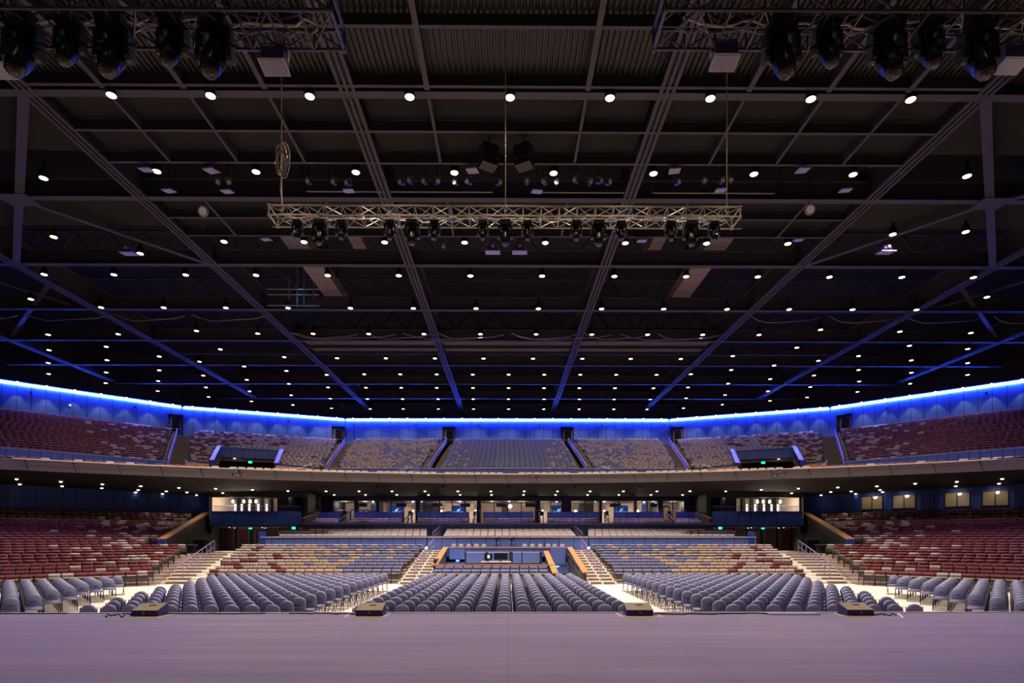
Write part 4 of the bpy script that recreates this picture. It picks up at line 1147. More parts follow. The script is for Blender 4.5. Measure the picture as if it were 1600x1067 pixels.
# black ceiling projectors boxes, wall niches, sconces
for i, u in enumerate((566, 627, 683, 727, 783, 800 + 28, 961, 1023)):
    p = atY(u, 779, 58.0)
    t = thing('ceiling_speaker', (p.x, 58.0, 5.75), 0, 'black box speaker under the suite ceiling, %s from the left' % ordn(i + 1), 'speaker', 'speakers in the suites')
    m1 = MB(); m1.box((0, 0, 0.02), (.95, .35, .34), 'black'); m1.build('case', t)
    m1 = MB(); m1.tube((0, 0, .15), (0, 0, .42), .03, 'black', 6); m1.build('arm', t)
for i, (u, hh) in enumerate(((552.5, .9), (563.5, .9), (572, .9), (1022.5, .8), (1041.5, 1.3))):
    p = atY(u, 791, 60.2); sx = 1
    t = thing('arched_frame', (p.x, 60.3, 4.35), 0, 'black arched frame standing in a suite, %s from the left' % ordn(i + 1), 'frame', 'arched frames in the suites')
    pts = [(-.33, 0, 0), (-.33, 0, hh), (-.2, 0, hh + .16), (.2, 0, hh + .16), (.33, 0, hh), (.33, 0, 0)]
    m1 = MB(); m1.path(pts, .07, 'black', 6); m1.build('frame', t)
    m1 = MB(); m1.box((0, .1, hh/2), (.5, .05, hh), 'blind'); m1.build('inset', t)
sc_u = (600, 646, 690, 743, 848, 899, 944, 996)
for i, u in enumerate(sc_u):
    p = atY(u, 792, 60.4)
    t = thing('globe_pendant', (p.x, 60.2, 6.15), 0, 'small warm globe pendant in a suite, %s from the left' % ordn(i + 1), 'lamp', 'globe pendants in the suites')
    m1 = MB(); m1.tube((0, 0, 0), (0, 0, -.75), .012, 'black', 6); m1.build('cord', t)
    m1 = MB(); m1.lathe([(.03, -.12), (.10, -.06), (.12, 0), (.10, .06), (.03, .12)], 'pendant', 10, c=(0, 0, -.85)); m1.build('globe', t)
    point('globe_light', (p.x, 60.0, 5.2), 80, WARM, radius=.12)
for i, (u, v) in enumerate(((779.5, 778), (783.5, 780), (792.5, 781), (798, 778), (803, 779), (809, 780), (812, 777), (797, 791))):
    p = atY(u, v, 58.3)
    t = thing('cluster_bulb', (p.x, 58.3, p.z + .5), 0, 'bare glowing bulb of the cluster in the middle suite, %s from the left' % ordn(i + 1), 'lamp', 'bulb cluster in the middle suite')
    m1 = MB(); m1.tube((0, 0, 0), (0, 0, -.4), .01, 'black', 6); m1.build('cord', t)
    m1 = MB(); r = .2 if i == 7 else .11; m1.lathe([(.03, -r), (r*.8, -r*.5), (r, 0), (r*.8, r*.5), (.03, r)], 'pendant', 10, c=(0, 0, -.5)); m1.build('bulb', t)
point('cluster_light', atY(795, 784, 58.0), 60, WARM, radius=.2)
for i, u in enumerate((540, 572, 718, 770, 815, 1020, 1050)):
    p = atY(u, 0, 59); point('suite_light', (p.x, 58.6, 5.9), 55, (1.0, .85, .7), radius=.2)
for i, (u, v) in enumerate(((531.5, 779), (661.5, 777), (659, 783), (799.5, 779.5), (929, 777.5), (930, 783), (1052.5, 779.5))):
    p = atY(u, v, 57.6)
    t = thing('exit_sign', (p.x, 57.6, p.z), 0, 'green lit EXIT sign in the suites, %s from the left' % ordn(i + 1), 'sign', 'green exit signs')
    m1 = MB(); m1.box((0, 0, 0), (0.2, 0.05, 0.24), 'black'); m1.build('case', t)
    m1 = MB(); m1.box((0, -0.03, 0), (0.17, 0.01, 0.21), 'exit'); m1.build('lit_face', t)

# bar stools and tables before the suites
for i, u in enumerate((538, 641, 700, 743, 846, 890, 948, 1046)):
    p = atY(u, 0, 55.4)
    t = thing('bar_stool', (p.x, 55.4, 3.92), 0, 'dark bar stool on the suite terrace, %s from the left' % ordn(i + 1), 'stool', 'bar stools before the suites')
    m1 = MB(); m1.box((0, 0, .78), (.42, .4, .08), 'black'); m1.build('seat', t)
    m1 = MB(); m1.box((0, .19, .98), (.42, .05, .34), 'black'); m1.build('backrest', t)
    for sx in (-1, 1):
        for sy in (-1, 1): m1 = MB(); m1.tube((sx*.2, sy*.2, 0), (sx*.15, sy*.15, .76), .018, 'black', 6); m1.build('leg', t)

# windows in the right lower wall
for i, (a2, b2) in enumerate(((1346, 1379.5), (1395, 1431), (1476, 1516), (1534.5, 1576.5))):
    pa = line_uv(-45, 57.55, a2); pb = line_uv(-45, 57.55, b2); cx, cy = (pa[0]+pb[0])/2, (pa[1]+pb[1])/2; L = math.hypot(pb[0]-pa[0], pb[1]-pa[1])
    t = tag(thing('window_%d' % (60 + i), (cx, cy, 5.0), -math.radians(45), None, None), kind='structure')
    m1 = MB(); m1.box((0, -.02, .55), (L, .08, 1.16), 'black'); m1.build('window_frame', t)
    for sx in (-1, 1):
        m1 = MB(); m1.box((sx*L/4, -.07, .55), (L/2 - .1, .02, 1.04), 'blind' if (i in (0, 3) or (i == 1 and sx > 0) or (i == 2 and sx < 0)) else 'beige'); m1.build('blind', t)
        m1 = MB(); m1.box((sx*L/4, -.1, .55), (L/2 - .1, .01, 1.04), 'glass'); m1.build('glass_pane', t)
    spot('window_light', (cx - .9, cy - .9, 6.1), 35, WARM, math.radians(90), aim=(cx, cy, 5.5))  # added spot before the window, standing in for light from inside

# ================================================================ SOUND BOOTH
mb = MB()
mb.bb(-4.3, 2.62, 35.0, 35.12, 0, .93, 'panel')                     # low front
mb.bb(-4.35, -4.2, 35.0, 41.3, 0, 1.3, 'dark')
mb.bb(-4.3, 4.25, 41.0, 43.9, .9, 1.28, 'dark')                        # platform behind
struct(mb, 'wall_booth_front')
mb = MB()
mb.bb(-4.3, 4.25, 41.0, 41.12, .1, 1.86, 'panel'); struct(mb, 'wall_booth_back')
mb = MB()
mb.bb(-4.45, 2.7, 34.9, 35.2, .93, 1.0, 'wood'); mb.bb(-4.3, 4.3, 40.92, 41.3, 1.87, 1.94, 'wood'); struct(mb, 'trim_booth_cap')
def slope_wall(x, y0, y1, z0, z1, th, k, nme, cap='wood', zb=0):
    mb = MB(); mb.add([(x, y0, zb), (x, y1, zb), (x, y1, z1), (x, y0, z0), (x+th, y0, zb), (x+th, y1, zb), (x+th, y1, z1), (x+th, y0, z0)],
                      [(0,1,2,3),(5,4,7,6),(3,2,6,7),(0,3,7,4),(1,5,6,2)], k); struct(mb, 'wall_' + nme)
    mb = MB(); mb.bar((x+th/2, y0-.1, z0+.03), (x+th/2, y1, z1+.03), .34, .07, cap); struct(mb, 'trim_' + nme)
slope_wall(-4.35, 34.9, 41.0, .95, 1.88, .16, 'dark', 'booth_left')
slope_wall(2.55, 32.8, 40.6, .60, 1.62, .16, 'dark', 'booth_inner')
slope_wall(4.2, 32.8, 41.0, .64, 1.88, .16, 'dark', 'booth_outer')
mb = MB(); mb.bb(-2.85, 2.3, 39.4, 39.5, .3, 1.62, 'charcoal')
for x0, x1 in ((-2.72, -1.45), (-1.3, .1), (.35, .92), (1.0, 2.12)): mb.bb(x0, x1, 39.34, 39.4, .9, 1.6, 'panel'); mb.bb(x0, x1, 39.34, 39.46, 1.6, 1.64, 'panel_light')
struct(mb, 'wall_booth_counter')
mb = MB(); mb.bb(-4.0, -2.95, 40.86, 40.98, 1.1, 1.82, 'panel'); mb.bb(2.95, 4.0, 40.86, 40.98, .75, 1.84, 'panel'); struct(mb, 'wall_booth_panels')
t = thing('mixing_desk', (-.7, 37.2, 0.1), 0, 'purple-fronted desk with equipment inside the sound booth', 'desk')
m1 = MB(); m1.box((0, 0, .5), (1.75, .8, .9), 'rack'); m1.build('body', t)
m1 = MB(); m1.box((0, 0, .97), (1.85, .9, .05), 'lip'); m1.build('top', t)
def monitor(x, y, z, wd, hh, lab, cat='monitor', scr='blackgloss'):
    t = thing('monitor', (x, y, z), 0, lab, cat)
    m1 = MB(); m1.box((0, 0, hh/2 + .1), (wd, .05, hh), 'black'); m1.build('case', t)
    m1 = MB(); m1.box((0, -.03, hh/2 + .1), (wd - .05, .01, hh - .05), scr); m1.build('screen', t)
    m1 = MB(); m1.box((0, 0, .05), (.06, .05, .1), 'black'); m1.box((0, 0, .01), (.25, .18, .02), 'black'); m1.build('stand', t)
    return t
t = monitor(-1.2, 37.2, 1.1, .5, .38, 'small black monitor with pale window on the sound booth desk')
m1 = MB(); m1.box((.02, -.04, .3), (.14, .01, .2), 'screenwhite'); m1.build('pale_window', t)
monitor(-.42, 37.2, 1.1, .85, .42, 'wide black monitor on the sound booth desk')
for i, (u, v, Y, lab) in enumerate(((715, 876, 40.6, 'left bay of the sound booth'), (871, 885, 39.5, 'booth passage on the right'))):
    p = atY(u, v, Y)
    t = thing('blue_lamp', (p.x, Y, p.z), 0, 'bright blue wall lamp low in the ' + lab, 'lamp', 'blue lamps in the booth')
    m1 = MB(); m1.box((0, .05, 0), (.3, .08, .18), 'black'); m1.build('housing', t)
    m1 = MB(); m1.box((0, 0, 0), (.22, .03, .10), 'blueled'); m1.build('lens', t)
    point('blue_lamp_light', (p.x, Y - .25, p.z), 6, (0.03, .2, 1.0))
aisle_rail('booth_handrail', (4.05, 33.4, .1), (4.05, 40, .75), .8, 4, 'brass-lit handrail on the booth passage wall', 'booth handrails', 'steel', r=.025)
for i, u in enumerate((776, 799.5)):
    p = atY(u, 845, 42.6)
    t = thing('camera_tripod', (p.x, 42.6, 1.28), 0, 'video camera on a black tripod behind the booth, %s one' % ('left', 'right')[i], 'tripod', 'camera tripods behind the booth')
    for q in range(3):
        a = 2*PI*q/3 + .5; m1 = MB(); m1.tube((.35*math.cos(a), .35*math.sin(a), 0), (0, 0, .95), .022, 'black', 6); m1.build('leg', t)
    m1 = MB(); m1.box((0, 0, 1.15), (.16, .36, .2), 'black'); m1.tube((0, -.18, 1.15), (0, -.34, 1.15), .06, 'blackgloss', 8); cb = m1.build('camera_body', t)
    m1 = MB(); m1.box((.14, .05, 1.28), (.16, .04, .12), 'black'); m1.build('viewfinder', cb)
    m1 = MB(); m1.tube((0, 0, .95), (0, 0, 1.05), .04, 'steel', 8); m1.tube((0, .1, 1.03), (.3, .35, .95), .012, 'steel', 6); m1.build('pan_head', t)

# ================================================================ STAGE FURNITURE
wed = [(238, 'far left'), (581, 'left centre'), (995.5, 'right centre'), (1333, 'far right')]
for i, (u, lab) in enumerate(wed):
    p = atY(u, 957, 11.78)
    rz = (0.30, 0.06, -0.06, -0.30)[i]
    t = thing('stage_monitor', (p.x, 11.70, STZ), 0, 'low wedge floor monitor with tan grille on the stage edge, ' + lab, 'speaker', 'floor monitors on the stage edge')
    W, Dp = .52, .34
    sh = 0.0
    def sk(x, y, z): return (x - sh * 0 + (y) * sh * 1.2, y, z)
    m1 = MB()
    vs = [sk(-W/2, -Dp/2, 0), sk(W/2, -Dp/2, 0), sk(W/2, Dp/2, 0), sk(-W/2, Dp/2, 0), sk(-W/2, -Dp/2, .11), sk(W/2, -Dp/2, .11), sk(W/2, Dp/2, .21), sk(-W/2, Dp/2, .21)]
    m1.add(vs, [(0,3,2,1),(4,5,6,7),(0,1,5,4),(1,2,6,5),(2,3,7,6),(3,0,4,7)], 'rack'); m1.build('cabinet', t)
    m1 = MB(); e = .012
    m1.add([sk(-W/2+e, -Dp/2+.01, .118), sk(W/2-e, -Dp/2+.01, .118), sk(W/2-e, Dp/2-.01, .218), sk(-W/2+e, Dp/2-.01, .218), sk(-W/2+e, -Dp/2+.01, .111), sk(W/2-e, -Dp/2+.01, .111), sk(W/2-e, Dp/2-.01, .211), sk(-W/2+e, Dp/2-.01, .211)],
           [(0,1,2,3),(4,7,6,5),(0,4,5,1),(1,5,6,2),(2,6,7,3),(3,7,4,0)], 'monitor_grille'); m1.build('grille', t)
    m1 = MB(); m1.bar(sk(-W/2, -Dp/2 - .005, .112), sk(W/2, -Dp/2 - .005, .112), .02, .014, 'lip'); m1.build('edge_strip', t)
    m1 = MB(); m1.box(sk(.03, .05, .188), (.13, .04, .012), 'black', rx=.285); m1.build('handle', t)
    m1 = MB(); m1.tube((.0, -Dp/2, .06), (.0, -Dp/2 - .03, .06), .028, 'steel', 8); m1.box((.1, -Dp/2 - .005, .06), (.09, .01, .07), 'rack'); m1.build('connector_plate', t)
# white tape outlines
tp = MB()
ztp = STZ + .002
def tape(name, ua, va, ub, vb, lab, wd=.03):
    a_, b_ = atZ(ua, va, STZ), atZ(ub, vb, STZ)
    m1 = MB(); m1.bar((a_.x, min(a_.y, 11.88), ztp), (b_.x, min(b_.y, 11.88), ztp), wd, .003, 'white'); o = m1.build(name)
    tag(o, lab, 'tape', 'white tape marks on the stage')
tape('floor_tape', 538, 963.5, 552, 957.5, 'white tape line left of the left centre floor monitor')
tape('floor_tape', 599, 963.5, 611, 957.5, 'white tape line right of the left centre floor monitor')
tape('floor_tape', 538, 963.8, 598, 963.8, 'white tape line in front of the left centre floor monitor', .015)
tape('floor_tape', 962, 957.5, 973, 963.5, 'white tape line left of the right centre floor monitor')
tape('floor_tape', 1022, 957.5, 1035, 963.5, 'white tape line right of the right centre floor monitor')
tape('floor_tape', 974, 963.8, 1034, 963.8, 'white tape line in front of the right centre floor monitor', .015)
tape('floor_tape', 183, 964, 247, 964.5, 'white tape line in front of the far left floor monitor', .015)
tape('floor_tape', 247, 964.5, 279, 957.5, 'white tape line right of the far left floor monitor', .02)
tape('floor_tape', 1300, 957.5, 1325, 964.5, 'white tape line left of the far right floor monitor', .02)
tape('floor_tape', 1325, 964.5, 1410, 964.5, 'white tape line in front of the far right floor monitor', .015)
tape('floor_tape', 1403, 958, 1411, 965, 'white tape line at the far right end of the tape marks')
def cable(u0, u1, v, lab, n=26, amp=1.6, seed=1, r=.012):
    rn = random.Random(seed); pts = []; y = 0
    for i in range(n + 1):
        u = lerp(u0, u1, i / n); y = .6*y + rn.uniform(-amp, amp); p = atZ(u, max(957.6, v + y), STZ); pts.append((p.x, min(p.y, 11.86), STZ + r))
    m1 = MB(); m1.path(pts, r, 'cable', 6); o = m1.build('stage_cable', smooth=True); tag(o, lab, 'cable', 'cables along the stage edge')
cable(165, 207, 961, 'dark cable coiled left of the far left floor monitor', amp=2.6, seed=2)
cable(210, 415, 959, 'black cable running along the stage edge from the far left floor monitor', amp=.8, seed=3)
cable(455, 560, 958.5, 'black cable looping at the aisle left of the left centre monitor', amp=1.5, seed=4)
cable(1022, 1260, 959.5, 'black cable running right from the right centre floor monitor', amp=.7, seed=5)
cable(1335, 1400, 960, 'dark cable loops right of the far right floor monitor', amp=2.4, seed=6)
cable(0, 110, 958.8, 'black cable along the stage edge at the far left', amp=.4, seed=7)
# white strips / pale mats at the stage edge
mb = MB(); a_, b_ = atZ(1200, 960, STZ), atZ(1279, 960, STZ); mb.bb(a_.x, b_.x, 11.6, 11.86, STZ + .001, STZ + .02, 'stagetrim')
tag(mb.build('cable_cover'), 'flat pale cable cover at the stage edge left of the far right monitor', 'cable cover')

# ================================================================ ROOF
ZG = 19.84
GX = [-43.6, -31.2, -18.65, -6.2, 6.2, 18.65, 31.2, 43.6]
mb = MB(); mb.bb(-75, 75, -12, 96, 24.4, 24.6, 'roof'); struct(mb, 'ceiling')
for gx in GX:
    mb = MB(); y1 = 81.4 if abs(gx) < 20 else (73.5 if abs(gx) < 35 else 66)
    mb.bb(gx-.06, gx+.06, 6, y1, ZG, ZG + 1.7, 'beam')
    mb.bb(gx-.30, gx+.30, 6, y1, ZG + 1.6, ZG + 1.72, 'beam')
    for sx in (-1, 1): mb.bb(gx+sx*.17, gx+sx*.31, 6, y1, ZG, ZG + .10, 'beam')
    mb.bb(gx-.31, gx+.31, 6, y1, ZG + .10, ZG + .16, 'gap')
    struct(mb, 'ceiling_girder_%d' % (GX.index(gx) + 1))
CY = [23.3, 30.5, 37.9, 45.3, 52.4, 59.8, 67.0, 74.0, 80.9]
for i, y in enumerate(CY):
    X = 50 if y < 62 else (44 if y < 70 else (36 if y < 78 else 23))
    mb = MB(); mb.bb(-X, X, y-.19, y+.19, ZG + .02, ZG + .08, 'beam'); mb.bb(-X, X, y-.03, y+.03, ZG + .08, ZG + .95, 'beam'); mb.bb(-X, X, y-.19, y+.19, ZG + .95, ZG + 1.0, 'beam')
    struct(mb, 'ceiling_cross_beam_%d' % (i + 1))
for i, (y, X, z) in enumerate(((20.2, 20, ZG + .04), (22.85, 18.5, ZG + .02), (25.4, 18.5, ZG + .02), (27.55, 18.5, ZG + .02), (32.3, 18.5, ZG + .02), (34.2, 18.5, ZG + .02), (17.4, 20, ZG + .04), (54.6, 18.5, ZG + .1), (56.4, 31, ZG + .1))):
    mb = MB(); mb.bb(-X, X, y-.07, y+.07, z, z + .05, 'beam'); mb.bb(-X, X, y-.02, y+.02, z + .05, z + .45, 'beam'); struct(mb, 'ceiling_purlin_%d' % (i + 1))
mb = MB()
k = 0
for x in (-15.55, -12.45, -9.35, -3.1, 3.1, 9.35, 12.45, 15.55):
    k += 1; mb = MB(); mb.bb(x-.06, x+.06, 23.5, 27.6, ZG + .03, ZG + .08, 'beam'); mb.bb(x-.02, x+.02, 23.5, 27.6, ZG + .08, ZG + .5, 'beam')
    if abs(x) in (3.1, 9.35, 15.55): mb.bb(x-.06, x+.06, 30.7, 34.3, ZG + .03, ZG + .08, 'beam')
    mb.bb(x-.10, x+.10, 8, 23.0, ZG + .0, ZG + .05, 'beam'); mb.bb(x-.03, x+.03, 8, 23.0, ZG + .05, ZG + .45, 'beam'); struct(mb, 'ceiling_stringer_%d' % k)
# corrugated deck over the stage side of the hall
mb = MB(); per = .21; x = -34.0; vs = []; fs = []
prof = []
while x < 34.0:
    prof += [(x, 20.32), (x + per*.30, 20.32), (x + per*.42, 20.43), (x + per*.88, 20.43)]; x += per
for (xx, zz) in prof: vs += [(xx, 4, zz), (xx, 23.2, zz)]
mb.add(vs, [(2*i, 2*i+1, 2*i+3, 2*i+2) for i in range(len(prof) - 1)], 'deck'); struct(mb, 'ceiling_deck')
mb = MB()
for x0, x1 in zip(GX[1:-2], GX[2:-1]):
    mb.bb(x0 + .35, x1 - .35, 23.45, 27.5, ZG + .52, ZG + .56, 'roof'); mb.bb(x0 + .35, x1 - .35, 30.65, 34.1, ZG + .52, ZG + .56, 'roof')
    if abs(x0 + x1) < 30:
        z = ZG + .40
        for q in range(5): mb.bb(x0 + .35, x1 - .35, 52.7 + q*.75, 53.35 + q*.75, z, z + .04, 'duct')
struct(mb, 'ceiling_panels')
# plan bracing in the outer bays
for sg, side in ((1, 'left'), (-1, 'right')):
    mb = MB(); z = ZG + .06
    a_, c_ = (-18.9*sg, 23.4, z), (-31.0*sg, 37.8, z); m_ = (-25.0*sg, 30.6, z)
    mb.bar(a_, c_, .38, .10, 'beam'); mb.bar(m_, (-18.9*sg, 37.8, z), .30, .10, 'beam'); mb.bar(m_, (-31.0*sg, 27.5, z), .30, .10, 'beam')
    mb.box((m_[0], m_[1], z - .06), (1.5, 1.1, .05), 'beam')
    mb.bar((-31.2*sg, 41, z + .3), (-43*sg, 52, z + .3), .3, .1, 'beam'); mb.bar((-37*sg, 37.9, z + .3), (-33*sg, 45.3, z + .3), .2, .1, 'beam')
    struct(mb, 'ceiling_brace_' + side)
# open web joists high in the roof
k = 0
for y in (28.9, 35.8, 41.5, 49.0, 56.0):
    k += 1; mb = MB(); z0, z1 = 22.2, 23.8
    for z in (z0, z1): mb.bb(-36, 36, y-.08, y+.08, z, z + .12, 'beam')
    x = -36
    while x < 35: mb.bar((x, y, z0), (x + 1.2, y, z1), .08, .08, 'beam'); mb.bar((x + 1.2, y, z1), (x + 2.4, y, z0), .08, .08, 'beam'); x += 2.4
    struct(mb, 'ceiling_joist_%d' % k)
# air ducts
for sg, side in ((1, 'left'), (-1, 'right')):
    t = thing('air_duct', (0, 0, 0), 0, 'broad flat sheet metal air duct in the roof on the ' + side, 'duct', 'air ducts in the roof')
    for j in range(9):
        y0 = 35.5 + j * 1.35; m1 = MB(); m1.bb((-14.1)*sg, (-12.7)*sg, y0, y0 + 1.3, 21.2, 21.9, 'duct'); m1.build('duct_section', t)
        m1 = MB(); m1.bb(-13.45*sg, -13.35*sg, y0 + .6, y0 + .65, 21.9, 24.42, 'black'); m1.build('hanger', t)
    t = thing('air_duct', (0, 0, 0), 0, 'narrow sheet metal air duct in the roof on the ' + side, 'duct', 'air ducts in the roof')
    for j in range(4):
        y0 = 34.8 + j * 1.35; m1 = MB(); m1.bb((-9.9)*sg, (-9.1)*sg, y0, y0 + 1.3, 21.2, 21.9, 'duct'); m1.build('duct_section', t)
        m1 = MB(); m1.bb(-9.55*sg, -9.45*sg, y0 + .6, y0 + .65, 21.9, 24.42, 'black'); m1.build('hanger', t)
# catwalk with lit blue rails, and swagged cables
t = thing('catwalk', (-15.5, 44.0, 20.2), 0, 'small steel catwalk ladder lit blue in the left of the roof', 'catwalk')
m1 = MB()
for x, z0, z1 in ((-.6, 0, 1.6), (0, -.6, 4.2), (.5, -.4, 2.2), (1.2, 0, 1.4)): m1.tube((x, 0, z0), (x, 0, z1), .05, 'steel', 6)
m1.build('upright', t)
m1 = MB()
for z in (-.5, .3, .7): m1.tube((-2.2, 0, z), (1.6, 0, z), .04, 'steel', 6)
m1.tube((-1.4, 0, 2.1), (-.1, 0, .9), .05, 'steel', 6); m1.build('rail', t)
point('catwalk_light', (-15.5, 43.4, 20.3), 10, (.08, .45, 1.0))
ci = 0
for (Y, z, xs) in ((50.5, 19.95, [-18.6, -12.4, -6.2, 0.0, 6.2, 12.4, 18.6]), (51.2, 20.15, [-18.6, -9.3, 0, 9.3, 18.6]), (46.6, 20.0, [-44, -38, -31, -25, -18.7]), (46.6, 20.0, [18.7, 25, 31, 38, 44])):
    for x0, x1 in zip(xs[:-1], xs[1:]):
        ci += 1; pts = []
        for q in range(9):
            f_ = q / 8; pts.append((lerp(x0 + .33, x1 - .33, f_), Y + .3*math.sin(q), z - .55 * 4 * f_ * (1 - f_)))
        m1 = MB(); m1.path(pts, .035, 'duct', 5); o = m1.build('swag_cable')
        tag(o, 'swagged cable loop between roof beams, %s of the loops' % ordn(ci), 'cable', 'swagged roof cables')

# ================================================================ ROOF DOWNLIGHTS
LZ = 19.72
ROWS = [
 (152, [174, 329, 484, 640, 797, 953, 1110, 1267, 1423], []),
 (270, [245, 400, 556, 710, 865, 1021, 1178, 1333], [(68, 278), (1511, 275)]),
 (379, [350, 475, 601, 726, 852, 977, 1104, 1231], [(84, 370), (219, 396), (1395, 366), (1509, 362)]),
 (431, [69, 178, 290, 400, 512, 623, 735, 847, 960, 1072, 1184, 1296, 1409, 1521], []),
 (482, [157.8, 255.8, 352.8, 450, 547.5, 645.8, 743.8, 841.3, 940, 1037, 1136, 1233, 1332, 1432], [(48.3, 467.2), (1542, 464)]),
 (522, [402.7, 489.4, 576, 662.3, 750.6, 837.6, 924.7, 1012, 1098, 1186], [(75.3, 522.7), (184.6, 521.9), (306.9, 516.7), (1282, 515), (1406, 518), (1517, 520)]),
 (560, [526.7, 603, 679.6, 755.5, 832.9, 909.8, 985.5, 1063.8], [(76.7, 546.8), (166, 541.5), (344.3, 545.6), (444, 557.7), (1145, 556), (1245, 543), (1421, 540), (1512, 545)]),
 (585, [569.2, 625.5, 682.3, 738.6, 794.7, 850.4, 906.7, 963, 1025.8], [(75.3, 566.8), (167.3, 562.5), (248.8, 556.7), (311.7, 564.8), (381.5, 572.2), (447.5, 579.2), (510.4, 585.4), (1079.5, 584.5), (1142.5, 577.8), (1209.5, 570.8), (1278.8, 563.5), (1341.5, 556), (1423.8, 562.8), (1511.8, 567)]),
 (606, [571.7, 627, 682.5, 739, 794.7, 850, 905.3, 961, 1021], [(76, 584), (166, 581.7), (249, 578.4), (317.7, 586.6), (385.6, 593.2), (451.4, 599.6), (512.5, 605), (1075, 605), (1137.7, 599), (1203.5, 592), (1271.8, 586.5), (1341.5, 577.8), (1424, 582), (1511.8, 585.5)]),
 (623.5, [574, 629, 684.6, 739.4, 794.5, 850, 905.3, 959.5, 1016], [(165.2, 598.4), (247, 595), (321.8, 605), (390, 611.1), (455, 617.3), (516.2, 622.7), (1072, 622), (1133, 616.8), (1200, 611), (1266, 604.5), (1342.5, 595.8), (1422, 599.3)]),
 (639, [578.3, 630, 685, 739.9, 794.7, 849.8, 904.9, 959, 1011], [(246.5, 610.7), (325.9, 620), (392.8, 626.8), (457.6, 632.4), (518, 637.7), (1068, 637.5), (1128.8, 632), (1203, 626), (1261, 620.8), (1340, 612)]),
]
SH_ROWS = [(16.8, 9), (3.6, 9), (-3.0, 9)]     # unseen rows above the frame, added to light the stage
proto = None
for ri, (v, us, extra) in enumerate(ROWS):
    Yr = atZ(797, v, LZ).y; pts = []
    for u in us:
        dx, dy, _ = ray(u); s = Yr / dy; pts.append((dx * s, Yr))
    for (u, v2) in extra: p = atZ(u, v2, LZ); pts.append((p.x, p.y))
    pts.sort()
    for j, (x, y) in enumerate(pts):
        lab = 'round warm downlight hanging from the roof, %s row from stage, %s from the left' % (ordn(ri + 1), ordn(j + 1))
        grp = 'roof downlights, %s row from stage' % ordn(ri + 1)
        if proto is None:
            t = thing('roof_downlight', (x, y, LZ), 0, lab, 'lamp', grp)
            m1 = MB(); m1.lathe([(.06, .75), (.07, .42), (.18, .36), (.21, .05), (.22, -.01), (.19, -.012)], 'blackgloss', 14); m1.build('housing', t)
            m1 = MB(); m1.lathe([(.18, -.006), (.165, -.03), (.05, -.045)], 'lens', 14); m1.build('lens', t)
            proto = t
        else: t = clone_tree(proto, (x, y, LZ), 0, lab, grp)
        spot('roof_downlight_light', (x, y, LZ - .09), DOWN_W * (1.55 if ri < 5 else 0.85 if ri < 7 else 0.68) * (0.45 if abs(x) > 24 and ri > 3 else 1.0), WARM, math.radians(122 if ri < 3 else 108), blend=.6, radius=.17)

hp = proto
for ri, (y, n) in enumerate(SH_ROWS):
    for j in range(n):
        x = (j - (n - 1) / 2) * 4.4
        clone_tree(hp, (x, y, LZ), 0, 'round warm downlight over the stage, %s row toward stage, %s from left' % (ordn(ri + 1), ordn(j + 1)), 'roof downlights over the stage')
        spot('roof_downlight_light', (x, y, LZ - .09), STAGE_W * (.7 if y > 10 else 1.1 if y > 0 else .7), STAGEC, math.radians(78), blend=.7, radius=.17)

# soffit downlights
SOF = [(26,748),(31,756),(38,761),(95,752),(97,759),(99,764),(160,756),(159,762),(157,766.5),(220,759),(216,765),(212,768.5),(279.5,761.5),(260,767),(254,771),(292,768.5),(307,773),(337,763),(348,769.5),(394.5,764.5),(402,771),(450,766.5),
 (509.5,767),(561,767),(612.5,767),(664,767),(715.5,767),(767,767),(819,767),(871,767),(922,767),(974,767),(1026.5,767),(1078,766.8),(522,772.5),(571,772.5),(620,772.5),(669.5,772.5),(719,772.5),(768,772.5),(818,772.5),(868,772.5),(918,772.5),(967,772.5),(1017,772.5),(1066.5,772.5),(1134,767),(1131.5,772.5),
 (1189.5,764.5),(1183,771),(1247.5,762.5),(1237,770),(1309,761),(1298,768),(1283,773),(1330,767),(1337,771),(1370,759),(1375,765),(1379,768),(1430,755),(1495,752),(1493.5,759),(1492,763),(1566,747.5),(1561,755),(1555,760)]
proto = None
for j, (u, v) in enumerate(sorted(SOF)):
    z = 6.6
    for _ in range(12):
        p = atZ(u, v, z - .02); z = soffit_z(math.hypot(p.x, p.y - CA))
    lab = 'small round downlight in the dark soffit under the balcony, %s from the left' % ordn(j + 1)
    if proto is None:
        t = thing('soffit_downlight', (p.x, p.y, z), 0, lab, 'lamp', 'soffit downlights under the balcony')
        m1 = MB(); m1.lathe([(.14, -.002), (.14, -.03), (.10, -.035)], 'black', 12); m1.build('trim_ring', t)
        m1 = MB(); m1.lathe([(.095, -.036), (.09, -.08), (.03, -.10)], 'lens', 12); m1.build('lens', t)
        proto = t
    else: t = clone_tree(proto, (p.x, p.y, z), 0, lab)
    spot('soffit_light', (p.x, p.y, z - .13), SOFFIT_W if .707 * (abs(p.x) + p.y) < 55.6 or p.y > 54 else 6.0, WARM, math.radians(115), blend=.5, radius=.08)

